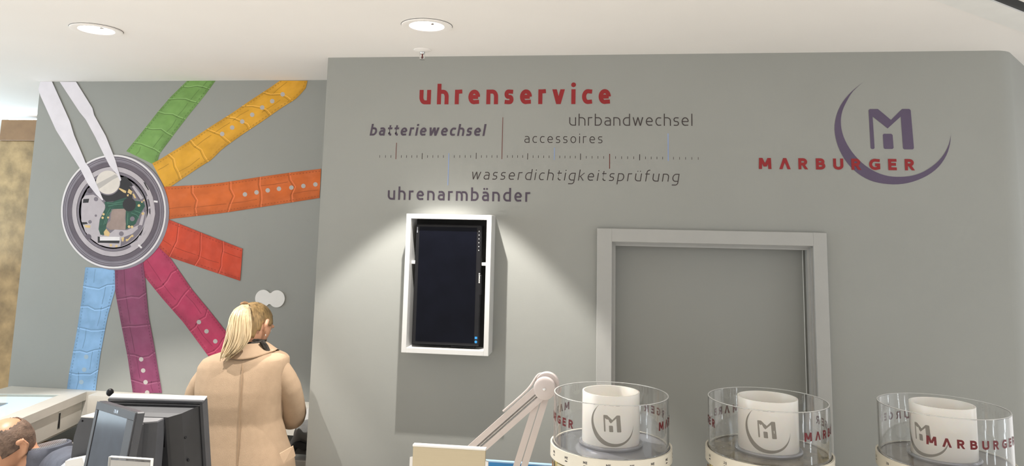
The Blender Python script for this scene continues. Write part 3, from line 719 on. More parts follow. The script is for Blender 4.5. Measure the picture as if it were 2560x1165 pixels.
mx0, mx1 = (ma.x+mc.x)/2+0.002, (mB.x+md.x)/2; mz0, mz1 = (mc.z+md.z)/2, (ma.z+mB.z)/2
T = thing('monitor', ((mx0+mx1)/2, ys+0.03, mz0), 'black monitor hung upright inside the white wall frame', 'monitor')
MB().box(mx0, mx1, ys, ys+0.045, mz0, mz1, 0.004).build('housing', 'black_plastic', T)
MB().box(mx0+0.016, mx1-0.022, ys-0.0006, ys+0.004, mz0+0.012, mz1-0.012).build('screen', 'screen_black', T)
MB().box(mx1-0.012, mx1+0.004, ys-0.001, ys+0.03, (mz0+mz1)/2-0.045, (mz0+mz1)/2+0.045, 0.003).build('chin', 'black_plastic', T)
for k in range(6):
    z = mz1-0.028-0.017*k; MB().box(mx1-0.0135, mx1-0.0105, ys-0.0015, ys, z-0.002, z+0.002).build('button_mark', 'white_lacquer', T)
def upright_word(text, x, z0, z1, y, hgt, t, m, par):           # lettering turned to run down the bezel
    xs = layout(text, t, (z1-z0)/hgt)
    for c, x0 in zip(text, xs):
        W, V, F = glyph_mesh(c, t); MB().add([(x+v.y*hgt, y-v.z*0.5, z1-(x0+v.x)*hgt) for v in V], F).build('letter', m, par)
zc = atY(1197,695,ys).z
upright_word('SAMSUNG', mx1-0.0085, zc-0.022, zc+0.022, ys-0.0018, 0.006, .22, 'white_trim', T)
MB().box(mx0+0.004, mx0+0.009, ys-0.001, ys, mz1-0.04, mz1-0.014).build('corner_mark', 'plate_grey', T)
MB().box(mx1-0.019, mx1-0.008, ys-0.0016, ys, mz0+0.032, mz0+0.042).build('sticker', 'blue_plastic', T)
MB().lathe([(0,0),(0.006,0)], (0,0,0), 16, Matrix.Translation((mx1-0.0135,ys-0.0016,mz0+0.02)) @ Matrix.Rotation(R_(90),4,'X')).build('sticker', 'blue_plastic', T)
MB().box(mx1-0.13, mx1-0.02, ys+0.01, ys+0.05, fz0+bw+0.004, mz0-0.002, 0.002).build('lower_rail', 'black_plastic', T)

# ================================================================== ALCOVE COUNTERS
# lit showcase, turned slightly towards the room
TH_S = R_(10.5); T = thing('glass_showcase', (-2.845, 3.872, 0), 'white counter showcase with a glowing glass top at lower left', 'showcase', rz=TH_S)
zt = 1.145
def L(name, m, *boxes, parent=T, bev=0.002, **kw):
    mb = MB()
    for b in boxes: mb.box(*b, bev)
    return mb.build(name, m, parent, world=False, **kw)
L('rim', 'cream_lacquer', (-0.10,0,-1.25,-0.0,zt-0.045,zt), (-0.72,-0.62,-1.25,-0.0,zt-0.045,zt), (-0.62,-0.10,-0.07,-0.0,zt-0.045,zt), (-0.62,-0.10,-1.25,-1.15,zt-0.045,zt), bev=0.001)
L('glass_top', 'clear_glass', (-0.62,-0.10,-1.15,-0.07,zt-0.009,zt-0.003), bev=0)
L('light_panel', 'light_panel', (-0.615,-0.105,-1.145,-0.075,1.118,1.126), bev=0, label='glowing pale panel inside the case')
L('inner_tray', 'tray_blue', (-0.56,-0.27,-0.86,-0.24,1.1265,1.131), label='pale blue tray under the glass')
sp_ = L('side_panel', 'cream_lacquer', (-0.03,-0.012,-1.24,-0.012,0.985,zt-0.045), bev=0.001)
MB().box(-0.012,-0.0105,-0.245,-0.222,1.008,1.092).build('slot_frame', 'steel', sp_, world=False)
MB().box(-0.0105,-0.0095,-0.240,-0.227,1.014,1.086).build('slot', 'black_plastic', sp_, world=False)
L('side_panel', 'cream_lacquer', (-0.70,-0.68,-1.24,-0.012,0.985,zt-0.045), bev=0.001)
L('bottom', 'cream_lacquer', (-0.68,-0.03,-1.24,-0.012,0.968,0.985), bev=0.001)
L('leg', 'white_lacquer', (-0.06,-0.012,-1.24,-0.42,0,0.9675), bev=0.001); L('leg', 'white_lacquer', (-0.70,-0.66,-1.24,-0.012,0,0.9675), bev=0.001)
# ledge along the alcove wall
o = MB().prism([(-3.34,3.918,1.0),(XL-0.002,3.918,1.0),(XL-0.002,3.80,1.0),(-2.78,3.80,1.0),(-2.79,3.885,1.0),(-3.34,3.785,1.0)], (0,0,0.143)).build('wall_ledge', 'cream_lacquer')
o['label'] = 'cream ledge running along the alcove wall behind the woman'; o['category'] = 'ledge'
T = thing('work_bench', (-2.1, 3.70, 0), 'pale workbench under the ledge in front of the woman', 'workbench')
MB().box(-2.72, XL-0.003, 3.57, 3.79, 0.92, 0.95, 0.003).build('top', 'cream_lacquer', T); MB().box(-2.70, XL-0.006, 3.62, 3.79, 0, 0.919).build('body', 'cream_lacquer', T)
# things under and beside the showcase
o = MB().box(-0.16,0.16,-0.10,0.10,0,0.30,0.004).build('cardboard_box', 'cardboard'); o.location = (-3.0, 3.62, 0.62); o.rotation_euler = (0,0,0.15)
o['label'] = 'brown cardboard box in the opening under the showcase'; o['category'] = 'box'
o = MB().box(-0.16,0.16,-0.10,0.10,0,0.61,0.004).build('storage_crate', 'cardboard'); o.location = (-3.0, 3.62, 0.0); o.rotation_euler = (0,0,0.15)
o['label'] = 'brown crate beneath the cardboard box under the showcase'; o['category'] = 'crate'
T = thing('shoulder_bag', (-2.50, 3.36, 0), 'black shoulder bag beside the grey cash terminal', 'bag')
mb = MB(); mb.ell((-2.50,3.36,0.80), (0.17,0.10,0.20), nu=24, nv=14); mb.ell((-2.44,3.33,0.72), (0.14,0.11,0.20)); mb.box(-2.62,-2.36,3.28,3.44,0.50,0.75,0.02)
remesh(mb.build('body', 'dark_cloth', T), 0.012, 3)
MB().tube(catmull([(-2.62,3.34,0.86),(-2.60,3.30,0.98),(-2.50,3.28,1.02),(-2.40,3.29,0.97),(-2.37,3.32,0.85)],5), (0.010), 8).build('handle', 'dark_cloth', T)
T2 = thing('stool', (-2.50, 3.36, 0), 'low stool under the black bag beside the showcase', 'stool')
MB().box(-2.66,-2.34,3.22,3.50,0.46,0.499,0.006).build('seat', 'cream_lacquer', T2)
for sx in (-1,1):
    for sy in (-1,1): MB().box(-2.5+sx*0.14-0.015,-2.5+sx*0.14+0.015,3.36+sy*0.12-0.015,3.36+sy*0.12+0.015,0,0.459).build('leg', 'cream_lacquer', T2)
# jacket and paper bag on the bench at the woman's right
T = thing('folded_jacket', (-1.46, 3.68, 0.95), 'grey folded jacket lying on the bench at the woman\'s elbow', 'jacket')
mb = MB(); mb.ell((-1.475,3.66,1.045), (0.075,0.06,0.075)); mb.ell((-1.45,3.665,1.02), (0.055,0.05,0.055)); mb.tube([(-1.54,3.62,0.98),(-1.49,3.60,1.07),(-1.43,3.61,1.04)], 0.03, 10); mb.box(-1.54,-1.40,3.61,3.71,0.962,0.99,0.01)
remesh(mb.build('cloth', 'grey_cloth', T), 0.008, 3)
mb = MB(); mb.tube(catmull([(-1.54,3.60,0.97),(-1.50,3.585,1.02),(-1.45,3.585,1.01),(-1.41,3.60,1.05)],4), 0.018, 8); remesh(mb.build('lining', 'dark_cloth', T), 0.006, 2)
T = thing('paper_bag', (-1.47, 3.77, 0.95), 'white paper bag behind the grey folded jacket', 'bag')
MB().prism([(-1.56,3.735,0.952),(-1.385,3.735,0.952),(-1.39,3.745,1.16),(-1.44,3.745,1.14),(-1.50,3.75,1.175),(-1.55,3.745,1.12)], (0,0.04,0)).build('paper', 'paper', T)

# ================================================================== SALES COUNTER (its top lies just under the frame)
T = thing('sales_counter', (-0.25, 2.47, 0), 'long pale sales counter below the carousels and the cash terminal', 'counter')
MB().box(-1.90, 1.50, 2.02, 2.92, 0.86, 0.90, 0.004).build('worktop', 'cream_lacquer', T)
MB().box(-1.86, 1.46, 2.06, 2.88, 0, 0.859).build('body', 'cream_lacquer', T)

# ---- cash terminal: big monitor seen from behind
p0 = Vector((-1.822,2.600)); p1 = Vector((-1.476,2.637)); pc = (p0+p1)/2; yaw = math.atan2(p1.y-p0.y, p1.x-p0.x)
T = thing('flat_monitor', (pc.x, pc.y, 0.90), 'dark grey flat monitor seen from behind, in front of the woman', 'monitor', rz=yaw)
def P(name, m, mb, par=None, tm=None, **kw):
    if tm is not None: mb.v = [tuple(tm @ Vector(v)) for v in mb.v]
    return mb.build(name, m, par or T, world=False, **kw)
Wd, zt, zb_ = 0.1760, 0.521, 0.17
mb = MB(); fr = 0.011; TL_ = Matrix.Translation((0,0,zt)) @ Matrix.Rotation(R_(17),4,'X') @ Matrix.Translation((0,0,-zt))
mb.box(-Wd,Wd,0,0.04,zt-fr,zt,0.002); mb.box(-Wd,Wd,0,0.04,zb_,zb_+fr,0.002); mb.box(-Wd,-Wd+fr,0,0.04,zb_+fr,zt-fr); mb.box(Wd-fr,Wd,0,0.04,zb_+fr,zt-fr)
P('casing', 'pos_plastic', mb, tm=TL_)
mb = MB(); mb.box(-Wd-0.001,Wd+0.001,0.010,0.039,zt-0.004,zt+0.001,0.001); P('top_gloss_strip', 'gloss_grey', mb, tm=TL_)  # pale strip paints in the grazing reflection on the casing's top
P('front_screen', 'screen_black', MB().box(-Wd+fr,Wd-fr,0.033,0.038,zb_+fr,zt-fr), tm=TL_)
rear = P('rear_panel', 'pos_plastic_dark', MB().box(-Wd+fr,Wd-fr,0.012,0.032,zb_+fr,zt-fr), tm=TL_)
# bulging rear shell
b0, b1 = 0.166, 0.072; zA, zB2 = zt-0.020, zb_+0.02; yf = -0.072
mb = MB()
ring0 = [(-b0,0.012,zB2),(b0,0.012,zB2),(b0,0.012,zA),(-b0,0.012,zA)]
ring1 = [(-b1-0.01,yf+0.004,zB2+0.03),(b1+0.01,yf+0.004,zB2+0.03),(b1+0.01,yf+0.004,zA-0.006),(-b1-0.01,yf+0.004,zA-0.006)]
ring2 = [(-b1,yf,zB2+0.034),(b1,yf,zB2+0.034),(b1,yf,zA-0.012),(-b1,yf,zA-0.012)]
mid = [(-b0*.72,-0.045,zB2+0.015),(b0*.72,-0.045,zB2+0.015),(b0*.72,-0.045,zA-0.003),(-b0*.72,-0.045,zA-0.003)]
mb.loft([ring0, mid, ring1, ring2], True, False)
sh = P('rear_shell', 'pos_plastic_dark', mb, tm=TL_)
P('top_highlight', 'pos_plastic_mid', MB().box(-b0,b0,0.004,0.0125,zA-0.001,zA+0.002), sh, TL_)  # lighter line paints in the highlight along the shell's upper edge
P('mount_recess', 'black_plastic', MB().box(-b1+0.006,b1-0.006,yf-0.001,yf+0.006,zA-0.12,zA-0.020), sh, TL_)
for x, z in ((0.125,0.40),(0.130,0.31)): P('screw_hole', 'black_plastic', MB().ell((x,-0.040,z), (0.004,0.006,0.004), nu=10, nv=6), sh, TL_)
mb = MB()
# stand column with rounded front
zs = 0.470; prof = [(-0.052,-0.050)] + [(-0.052+0.120*k/10, -0.105-0.028*math.sin(math.pi*min(1,k/10*0.8+.2))) for k in range(11)] + [(0.068,-0.050)]
mb.prism([(x,y,0.03) for x,y in prof], (0,0,zs-0.03)); st = P('stand', 'pos_plastic', mb)
P('stand_top', 'pos_plastic_mid', MB().prism([(x*0.96,y*0.99,zs) for x,y in prof], (0,0,0.004)), st)
P('base', 'pos_plastic', MB().box(-0.12,0.12,-0.16,0.05,0,0.03,0.006))
P('knob', 'black_plastic', MB().ell((-0.026,-0.134,0.415), (0.009,0.012,0.009)), st)
for k in range(14):
    z = 0.345-0.0085*k; P('vent_slot', 'black_plastic', MB().box(0.012,0.040,-0.1335,-0.112,z-0.0016,z+0.0016), st)
# ---- touch display on its own arm, facing the photographer
q0 = Vector((-1.718,2.400,1.461)); q1 = Vector((-1.497,2.284,1.461)); yaw2 = math.atan2(q1.y-q0.y, q1.x-q0.x); wq = (q1-q0).length
T = thing('touch_display', (q0.x, q0.y, 0.90), 'small grey touch display turned to the viewer in front of the flat monitor', 'touch display', rz=yaw2)
tilt = Matrix.Translation((0,0,0.561)) @ Matrix.Rotation(R_(-7), 4, 'X')       # top edge is the hinge line
hh = 0.25; mb = MB()
mb.box(0,wq,0.0,0.030,-hh,0,0.004,tilt); P('body', 'pos_plastic', mb)
mb = MB(); bz = 0.0035
mb.box(0.001,wq-0.001,-bz,0,-0.026,-0.001,0.001,tilt); mb.box(0.001,0.017,-bz,0,-hh+0.001,-0.026,0.001,tilt); mb.box(wq-0.044,wq-0.001,-bz,0,-hh+0.001,-0.026,0.001,tilt); mb.box(0.017,wq-0.044,-bz,0,-hh+0.001,-hh+0.02,0.001,tilt)
P('bezel', 'pos_plastic', mb)
P('screen', 'pos_screen', MB().box(0.017,wq-0.044,-0.0012,0.0005,-hh+0.02,-0.026,0,tilt))
P('edge_strip', 'black_plastic', MB().box(0.0172,0.0205,-0.0016,0.0,-hh+0.02,-0.026,0,tilt))
xs = layout('IBM', .24, 2.9)
for c_, x0 in zip('IBM', xs):
    W, V, F = glyph_mesh(c_, .24); MB().add([tilt @ Vector((0.122+(x0+v.x)*0.0085, -bz-0.0006-v.z*0.5, -0.020+v.y*0.0115)) for v in V], F).build('letter', 'plate_grey', T, world=False)
P('arm', 'pos_plastic_dark', MB().box(wq/2-0.03,wq/2+0.03,0.055,0.085,0.0,0.50,0.006)); P('arm_joint', 'pos_plastic_dark', MB().tube([(wq/2,0.032,0.47),(wq/2,0.075,0.47)], 0.022, 14))
P('foot', 'pos_plastic_dark', MB().box(wq/2-0.08,wq/2+0.08,0.01,0.16,0.0,0.02,0.004))
# ---- receipt printer housing left of it
a = atY(198,1042,2.56); b = atY(243,1042,2.56)
T = thing('receipt_printer', ((a.x+b.x)/2, 2.60, 0.90), 'rounded grey printer housing with pale top beside the touch display', 'printer')
zh = a.z
pr_ = [(a.x+0.012,zh),(a.x+0.002,zh-0.02),(a.x-0.010,zh-0.07),(a.x-0.013,zh-0.13),(a.x-0.008,zh-0.20),(a.x+0.01,zh-0.28),(a.x+0.03,0.902),(b.x+0.004,0.902),(b.x+0.004,zh)]
MB().prism([(x,2.555,z) for x,z in pr_], (0,0.12,0)).build('housing', 'pos_plastic', T)
MB().prism([(a.x+0.012,2.553,zh+0.0005),(b.x+0.004,2.553,zh+0.0005),(b.x+0.004,2.675,zh+0.0005),(a.x+0.030,2.675,zh+0.0005)], (0,0,0.004)).build('lid', 'white_lacquer', T)
MB().ell((a.x+0.018,2.554,zh-0.012), (0.0035,0.003,0.0035), nu=10, nv=6).build('screw', 'black_plastic', T)
# ---- price card holder
a = atY(275,1147,2.16); b = atY(380,1143,2.16)
T = thing('card_holder', ((a.x+b.x)/2, 2.17, 0.90), 'clear acrylic card holder with a white card below the touch display', 'card holder')
zc = (a.z+b.z)/2
MB().box(a.x, b.x, 2.155, 2.158, 0.905, zc, 0.0008).build('front_sheet', 'acrylic', T); MB().box(a.x, b.x, 2.164, 2.167, 0.905, zc, 0.0008).build('rear_sheet', 'acrylic', T)
MB().box(a.x+0.004, b.x-0.004, 2.160, 2.162, 0.91, zc-0.009).build('card', 'paper', T)
mb = MB()
for x0, x1, z0, z1 in ((a.x,b.x,zc,zc+0.0010),(a.x-0.0010,a.x,0.91,zc+0.0010),(b.x,b.x+0.0010,0.91,zc+0.0010)): mb.box(x0,x1,2.1545,2.1675,z0,z1)
mb.build('edge', 'white_trim', T)
MB().box(a.x-0.002, b.x+0.002, 2.14, 2.18, 0.9005, 0.906).build('foot', 'acrylic', T)
# ---- ball-headed rod behind the monitor
p = atY(275,981,2.76); q = atY(284,990,2.77)
T = thing('ball_lever', (q.x+0.012, 2.78, 0.90), 'black ball on a thin steel rod poking up behind the flat monitor', 'lever')
MB().ell(p, (0.0135,0.0135,0.0145)).build('ball', 'black_plastic', T); MB().tube([p, q, (q.x+0.012,2.78,0.92)], 0.0022, 8).build('rod', 'steel', T)
MB().lathe([(0,0.0),(0.03,0.0),(0.03,0.012),(0.006,0.022),(0,0.022)], (q.x+0.012,2.78,0.901), 20).build('socket', 'black_plastic', T)
o = MB().prism([(-1.893,2.50,0.902),(-1.815,2.50,0.902),(-1.815,2.50,1.215),(-1.83,2.50,1.243),(-1.893,2.50,1.228)], (0,0.04,0)).build('paper_stack', 'paper'); o['label'] = 'white upright papers between the man\'s sleeve and the grey printer'; o['category'] = 'papers'

# ---- desk lamp with jointed arm
yl = 2.62
J = atY(1362,970,yl); E1 = atY(1170,1140,yl+0.03); E2 = atY(1296,1180,yl-0.02)
E2b = J + (E2-J)*3.0; E2b = J+(E2-J)*((J.z-0.93)/(J.z-E2.z))
T = thing('desk_lamp', (E2b.x, E2b.y, 0.90), 'off-white jointed desk lamp arm beside the leftmost acrylic carousel', 'lamp')
def bar(a, b, off, wd, dp):
    a, b = Vector(a), Vector(b); d = (b-a).normalized(); n = Vector((d.z,0,-d.x)).normalized(); y = Vector((0,dp/2,0))
    m = MB(); o1 = n*(off-wd/2); o2 = n*(off+wd/2)
    m.loft([[a+o1-y,a+o2-y,a+o2+y,a+o1+y],[b+o1-y,b+o2-y,b+o2+y,b+o1+y]], True, False); return m
for off in (-0.0165, 0.0165): bar(J, E1, off, 0.019, 0.014).build('upper_arm_bar', 'lamp_enamel', T)
MB().tube([J+Vector((0.0,0.004,0.0)), E1+Vector((0,0.004,0))], 0.005, 8).build('tension_rod', 'steel', T)
for off in (-0.0125, 0.0125): bar(J+Vector((0,0.02,0)), E2b+Vector((0,0.02,0)), off, 0.022, 0.014).build('lower_arm_bar', 'lamp_enamel', T)
Mj = Matrix.Translation(J) @ Matrix.Rotation(R_(90),4,'X')
MB().lathe([(0,0.022),(0.030,0.022),(0.036,0.018),(0.0375,0.012),(0.0375,-0.006),(0,-0.006)], (0,0,0), 40, Mj).build('joint_disc', 'lamp_enamel', T)
MB().lathe([(0,-0.012),(0.040,-0.012),(0.0425,-0.016),(0.0425,-0.030),(0,-0.030)], (0,0,0), 40, Mj @ Matrix.Translation((0.006,0.008,0))).build('joint_disc', 'lamp_enamel', T)
MB().ell((J.x,J.y-0.023,J.z), (0.006,0.005,0.006), nu=14, nv=8).build('joint_screw', 'chrome', T)
d = (E1-J).normalized(); cab = [J+d*0.17+Vector((-0.02,0,0.028)), J+d*0.06+Vector((-0.018,0,0.030))]
cab += [J+Vector((0.046*math.cos(R_(t)),0.018,0.046*math.sin(R_(t)))) for t in (130,105,80,55,30,5,-20)]
MB().tube(catmull(cab,4), 0.0035, 8).build('cable', 'lamp_enamel', T)
hd = E1
MB().lathe([(0.0,0.03),(0.03,0.028),(0.06,0.0),(0.062,-0.012),(0.056,-0.012)], (hd.x-0.05,hd.y+0.02,hd.z-0.06), 28).build('lamp_head', 'lamp_enamel', T)
MB().lathe([(0,0),(0.05,0),(0.05,0.02),(0.012,0.04),(0.012,0.06),(0,0.06)], (E2b.x,E2b.y+0.02,0.901), 24).build('base', 'lamp_enamel', T)
# ---- beige sign panel in front of the lamp
a = atY(1033,1112,2.30); b = atY(1214,1119,2.30)
T = thing('sign_panel', ((a.x+b.x)/2, 2.30, 0.90), 'beige metal sign panel with white top edge left of the desk lamp', 'sign')
zs = (a.z+b.z)/2
MB().box(a.x, b.x, 2.298, 2.312, zs-0.16, zs-0.006, 0.001).build('board', 'champagne_metal', T); MB().box(a.x-0.001, b.x+0.001, 2.296, 2.316, zs-0.006, zs, 0.001).build('top_edge', 'white_lacquer', T)
for x, s in ((a.x,-1),(b.x,1)): MB().prism([(x,2.300,zs-0.036),(x+s*0.009,2.300,zs-0.038),(x+s*0.010,2.300,zs-0.11),(x,2.300,zs-0.11)], (0,0.008,0)).build('side_clip', 'steel', T)
MB().box((a.x+b.x)/2-0.012,(a.x+b.x)/2+0.012,2.313,2.325,0.91,zs-0.02).build('post', 'steel', T); MB().box((a.x+b.x)/2-0.07,(a.x+b.x)/2+0.07,2.26,2.38,0.9005,0.91,0.002).build('foot', 'steel', T)
# ---- blue tray behind
a = atY(1214,1151,2.74); b = atY(1392,1163,2.74)
T = thing('blue_board', ((a.x+b.x)/2, 2.745, 0.90), 'bright blue upright plastic board behind the desk lamp arm', 'board')
x0, x1 = a.x-0.02, b.x
MB().prism([(x0,2.74,0.915),(x1,2.74,0.915),(x1,2.74,b.z-0.004),(x0,2.74,a.z-0.004)], (0,0.012,0)).build('panel', 'blue_plastic', T)
MB().prism([(x0,2.737,a.z-0.004),(x1,2.737,b.z-0.004),(x1,2.737,b.z),(x0,2.737,a.z)], (0,0.018,0)).build('top_edge', 'tray_blue', T)  # paler blue edge paints in the highlight along the board's top
MB().box(x0,x1,2.70,2.79,0.901,0.915,0.003).build('foot', 'blue_plastic', T)

# ================================================================== ACRYLIC STRAP CAROUSELS
TR, ZR, ZRING = 0.175, 1.572, 1.424
def on_cyl(c, r, phi, z, F, Rt):
    a = R_(phi); return Vector((c[0]+r*(math.cos(a)*F.x+math.sin(a)*Rt.x), c[1]+r*(math.cos(a)*F.y+math.sin(a)*Rt.y), z))
def carousel(c, words, logo_phi, plate, marks, which, step, ph0):
    F = Vector((-c[0],-c[1])).normalized(); Rt = Vector((-F.y, F.x)); cc = (c[0],c[1],0)
    T = thing('strap_carousel', (c[0],c[1],0.90), which+' clear acrylic tube carousel with a white logo cylinder inside', 'carousel', group='strap carousels on the counter')
    MB().lathe([(TR,ZRING+0.002),(TR,ZR-0.0006),(TR-0.0006,ZR),(TR-0.0038,ZR),(TR-0.0044,ZR-0.0006),(TR-0.0044,ZRING+0.002)], cc, 96, closed=True).build('acrylic_tube', 'acrylic', T)
    MB().lathe([(TR-0.0042,ZR+0.0001),(TR-0.0002,ZR+0.0001),(TR-0.0005,ZR+0.0014),(TR-0.0039,ZR+0.0014)], cc, 96, closed=True).build('rim_glint', 'glint_white', T)  # white ring paints in the downlit shine of the tube's edge
    MB().lathe([(0,ZRING-0.006),(TR+0.002,ZRING-0.006),(TR+0.002,ZRING),(0.0,ZRING)], cc, 96, smooth=False).build('top_plate', plate, T)
    rg = MB().lathe([(TR+0.0035,ZRING-0.036),(TR+0.009,ZRING-0.036),(TR+0.009,ZRING+0.002),(TR+0.0035,ZRING+0.002)], cc, 96, closed=True).build('label_ring', 'ring_cream', T)
    cy = MB().lathe([(0.0875,ZRING+0.0005),(0.0875,ZR+0.006),(0.087,ZR+0.007),(0.083,ZR+0.007),(0.0825,ZR+0.006),(0.0825,ZRING+0.004),(0,ZRING+0.004)], cc, 80).build('logo_cylinder', 'milky_acrylic', T)
    MB().lathe([(0.0885,ZRING+0.0005),(0.097,ZRING+0.0005),(0.098,ZRING+0.006),(0.095,ZRING+0.010),(0.0885,ZRING+0.010)], cc, 64).build('base_collar', 'plate_grey', T)
    # emblem wrapped on the inner cylinder
    k = 1.22e-4; r = 0.0878
    e = lambda x, y: on_cyl(c, r, logo_phi+math.degrees((x-1430)*k/r), 1.497-(y-600)*k, F, Rt)
    o, i = crescent2d(); n = len(o)
    em = MB().add([e(p.x,p.y) for p in o]+[e(p.x,p.y) for p in i], [(q,q+1,n+q+1,n+q) for q in range(n-1)]).build('crescent', 'vinyl_grey', cy)
    v, fs = fanM(e); MB().add(v, fs).build('letter_form', 'vinyl_grey', cy); MB().add([e(x,y) for x,y in EM_S], [tuple(range(8))]).build('square', 'vinyl_grey', cy)
    # red words round the outer tube
    hgt = 0.0235
    for a0, a1 in words:
        tot = R_(a1-a0)*TR/hgt; xs = layout('MΛRBURGER', .24, tot)
        for ch, x0 in zip('MΛRBURGER', xs):
            W, V, Fc = glyph_mesh(ch, .24)
            MB().add([on_cyl(c, TR+0.0006+v.z, a0+math.degrees((x0+v.x)*hgt/TR), 1.494+v.y*hgt, F, Rt) for v in V], Fc).build('letter', 'vinyl_darkred', T)
    # printed size labels on the ring
    ph = ph0
    while ph < 100:
        m = MB(); xs = layout(marks, .2, 2.0 if marks == 'ME' else 1.7)
        for ch, x0 in zip(marks, xs):
            W, V, Fc = glyph_mesh(ch, .2); m.add([on_cyl(c, TR+0.0094+v.z*0.4, ph+math.degrees((x0+v.x)*0.0062/TR), ZRING-0.016+v.y*0.0070, F, Rt) for v in V], Fc)
        for z0 in (ZRING-0.0235,):
            m.add([on_cyl(c, TR+0.0094, ph+d_, z, F, Rt) for z in (z0, z0+0.003) for d_ in (0.4,3.4)], [(0,1,3,2)])
        m.build('size_label', 'print_dark', rg); ph += step
    MB().lathe([(0.13,0.93),(0.13,ZRING-0.007)], cc, 48).build('drum', 'card_cream', T)
    MB().lathe([(0,0.9005),(0.17,0.9005),(0.17,0.915),(0.13,0.93),(0,0.93)], cc, 48).build('turntable', 'plate_grey', T)
    # strap cards hanging from the ring, front half
    for q, ph in enumerate(range(-84, 97, 20)):
        mm = MB(); a = R_(ph+7); n_ = Vector((math.cos(a)*F.x+math.sin(a)*Rt.x, math.cos(a)*F.y+math.sin(a)*Rt.y, 0)); t_ = Vector((-n_.y,n_.x,0)); 
        P0 = Vector((c[0],c[1],0))+n_*0.158
        Mx = Matrix(((t_.x,n_.x,0,P0.x),(t_.y,n_.y,0,P0.y),(0,0,1,0),(0,0,0,1)))
        D = thing('strap_card', (P0.x,P0.y,1.20), 'small watch strap card hanging under the label ring of the '+which+' carousel', 'card', group='strap cards on the '+which+' carousel')
        mm.box(-0.020,0.020,-0.010,0.014+0.004*(q % 2),1.20,ZRING-0.040-0.004*(q % 3),0.002,Mx); mm.build('card', ('card_yellow','card_cream')[q % 2] if marks == 'ME' else 'card_yellow', D)
        m2 = MB(); m2.box(-0.012,0.012,0.019,0.021,1.30,ZRING-0.050,0.001,Mx); m2.build('strap', ('brown_cap','dark_cloth','card_yellow')[q % 3], D)
carousel((0.004,2.385), [(-129,-38),(52,142)], 3, 'plate_grey', 'ME', 'leftmost', 21, -88)
carousel((0.474,2.411), [(-150,-58),(33,125)], -2, 'plate_olive', '20', 'middle', 24, -90)
carousel((0.981,2.440), [(-14,80),(166,260)], -38, 'plate_brown', '20', 'rightmost', 24, -78)

# strings of tiny lights hanging at the shop front on the right (they show as sparkling chains in the acrylic)
for (x, y), lab in zip(((4.0,1.16),(4.0,-0.06),(4.0,2.76)), ('hanging zigzag string of white light beads, middle of the three at the shop front','hanging zigzag string of white light beads, front one of the three at the shop front','hanging zigzag string of white light beads, rear one of the three at the shop front')):
    T = thing('light_string', (x,y,CZ), lab, 'light string', group='light strings at the shop front')
    MB().tube([(x,y,CZ-0.004),(x,y,0.4)], 0.0025, 6).build('wire', 'steel', T)
    mb = MB()
    for k in range(30):
        z = CZ-0.07-0.080*k; mb.ell((x+0.02*math.sin(k*2.1), y+(0.06 if k % 2 else -0.06), z), (0.036,0.036,0.042), nu=8, nv=5)
    mb.build('bulbs', 'led_bead', T, kind='stuff')

# ================================================================== PEOPLE
def head_into(mb, c, Rm, s=1.0):
    M3 = Rm; q = lambda v: Vector(c)+M3 @ (Vector(v)*s)
    mb.ell(c, (0.077*s,0.097*s,0.10*s), M3, 28, 18)
    mb.ell(q((0,0.030,-0.065)), (0.057*s,0.064*s,0.060*s), M3); mb.ell(q((0,0.062,-0.098)), (0.026*s,0.024*s,0.018*s), M3, 12, 8)
    mb.tube([q((0,0.090,0.005)),q((0,0.104,-0.022)),q((0,0.110,-0.040)),q((0,0.092,-0.050))], [0.008*s,0.011*s,0.013*s,0.010*s], 10)
    for sx in (-1,1):
        mb.ell(q((sx*0.03,0.084,0.022)), (0.026*s,0.014*s,0.010*s), M3, 12, 8)
        mb.tube([q((sx*0.072,0.004,0.024)),q((sx*0.088,-0.014,0.030)),q((sx*0.092,-0.020,0.008)),q((sx*0.086,-0.010,-0.018)),q((sx*0.074,0.006,-0.030))], [0.006*s,0.008*s,0.008*s,0.0075*s,0.007*s], 8)
        mb.tube([q((sx*0.070,-0.002,0.018)),q((sx*0.082,-0.008,0.0)),q((sx*0.072,0.002,-0.022))], 0.006*s, 8)
def face_parts(c, Rm, par, s=1.0):
    q = lambda v: Vector(c)+Rm @ (Vector(v)*s)
    for sx in (-1,1):
        e = MB().ell(q((sx*0.031,0.083,0.002)), (0.011*s,0.011*s,0.0075*s), Rm, 12, 8).build('eye', 'eye_white', par)
        MB().ell(q((sx*0.031,0.0925,0.002)), (0.005*s,0.0025*s,0.005*s), Rm, 10, 6).build('iris', 'trousers', e)
    MB().ell(q((0,0.089,-0.070)), (0.022*s,0.010*s,0.007*s), Rm, 14, 8).build('lips', 'lips', par)
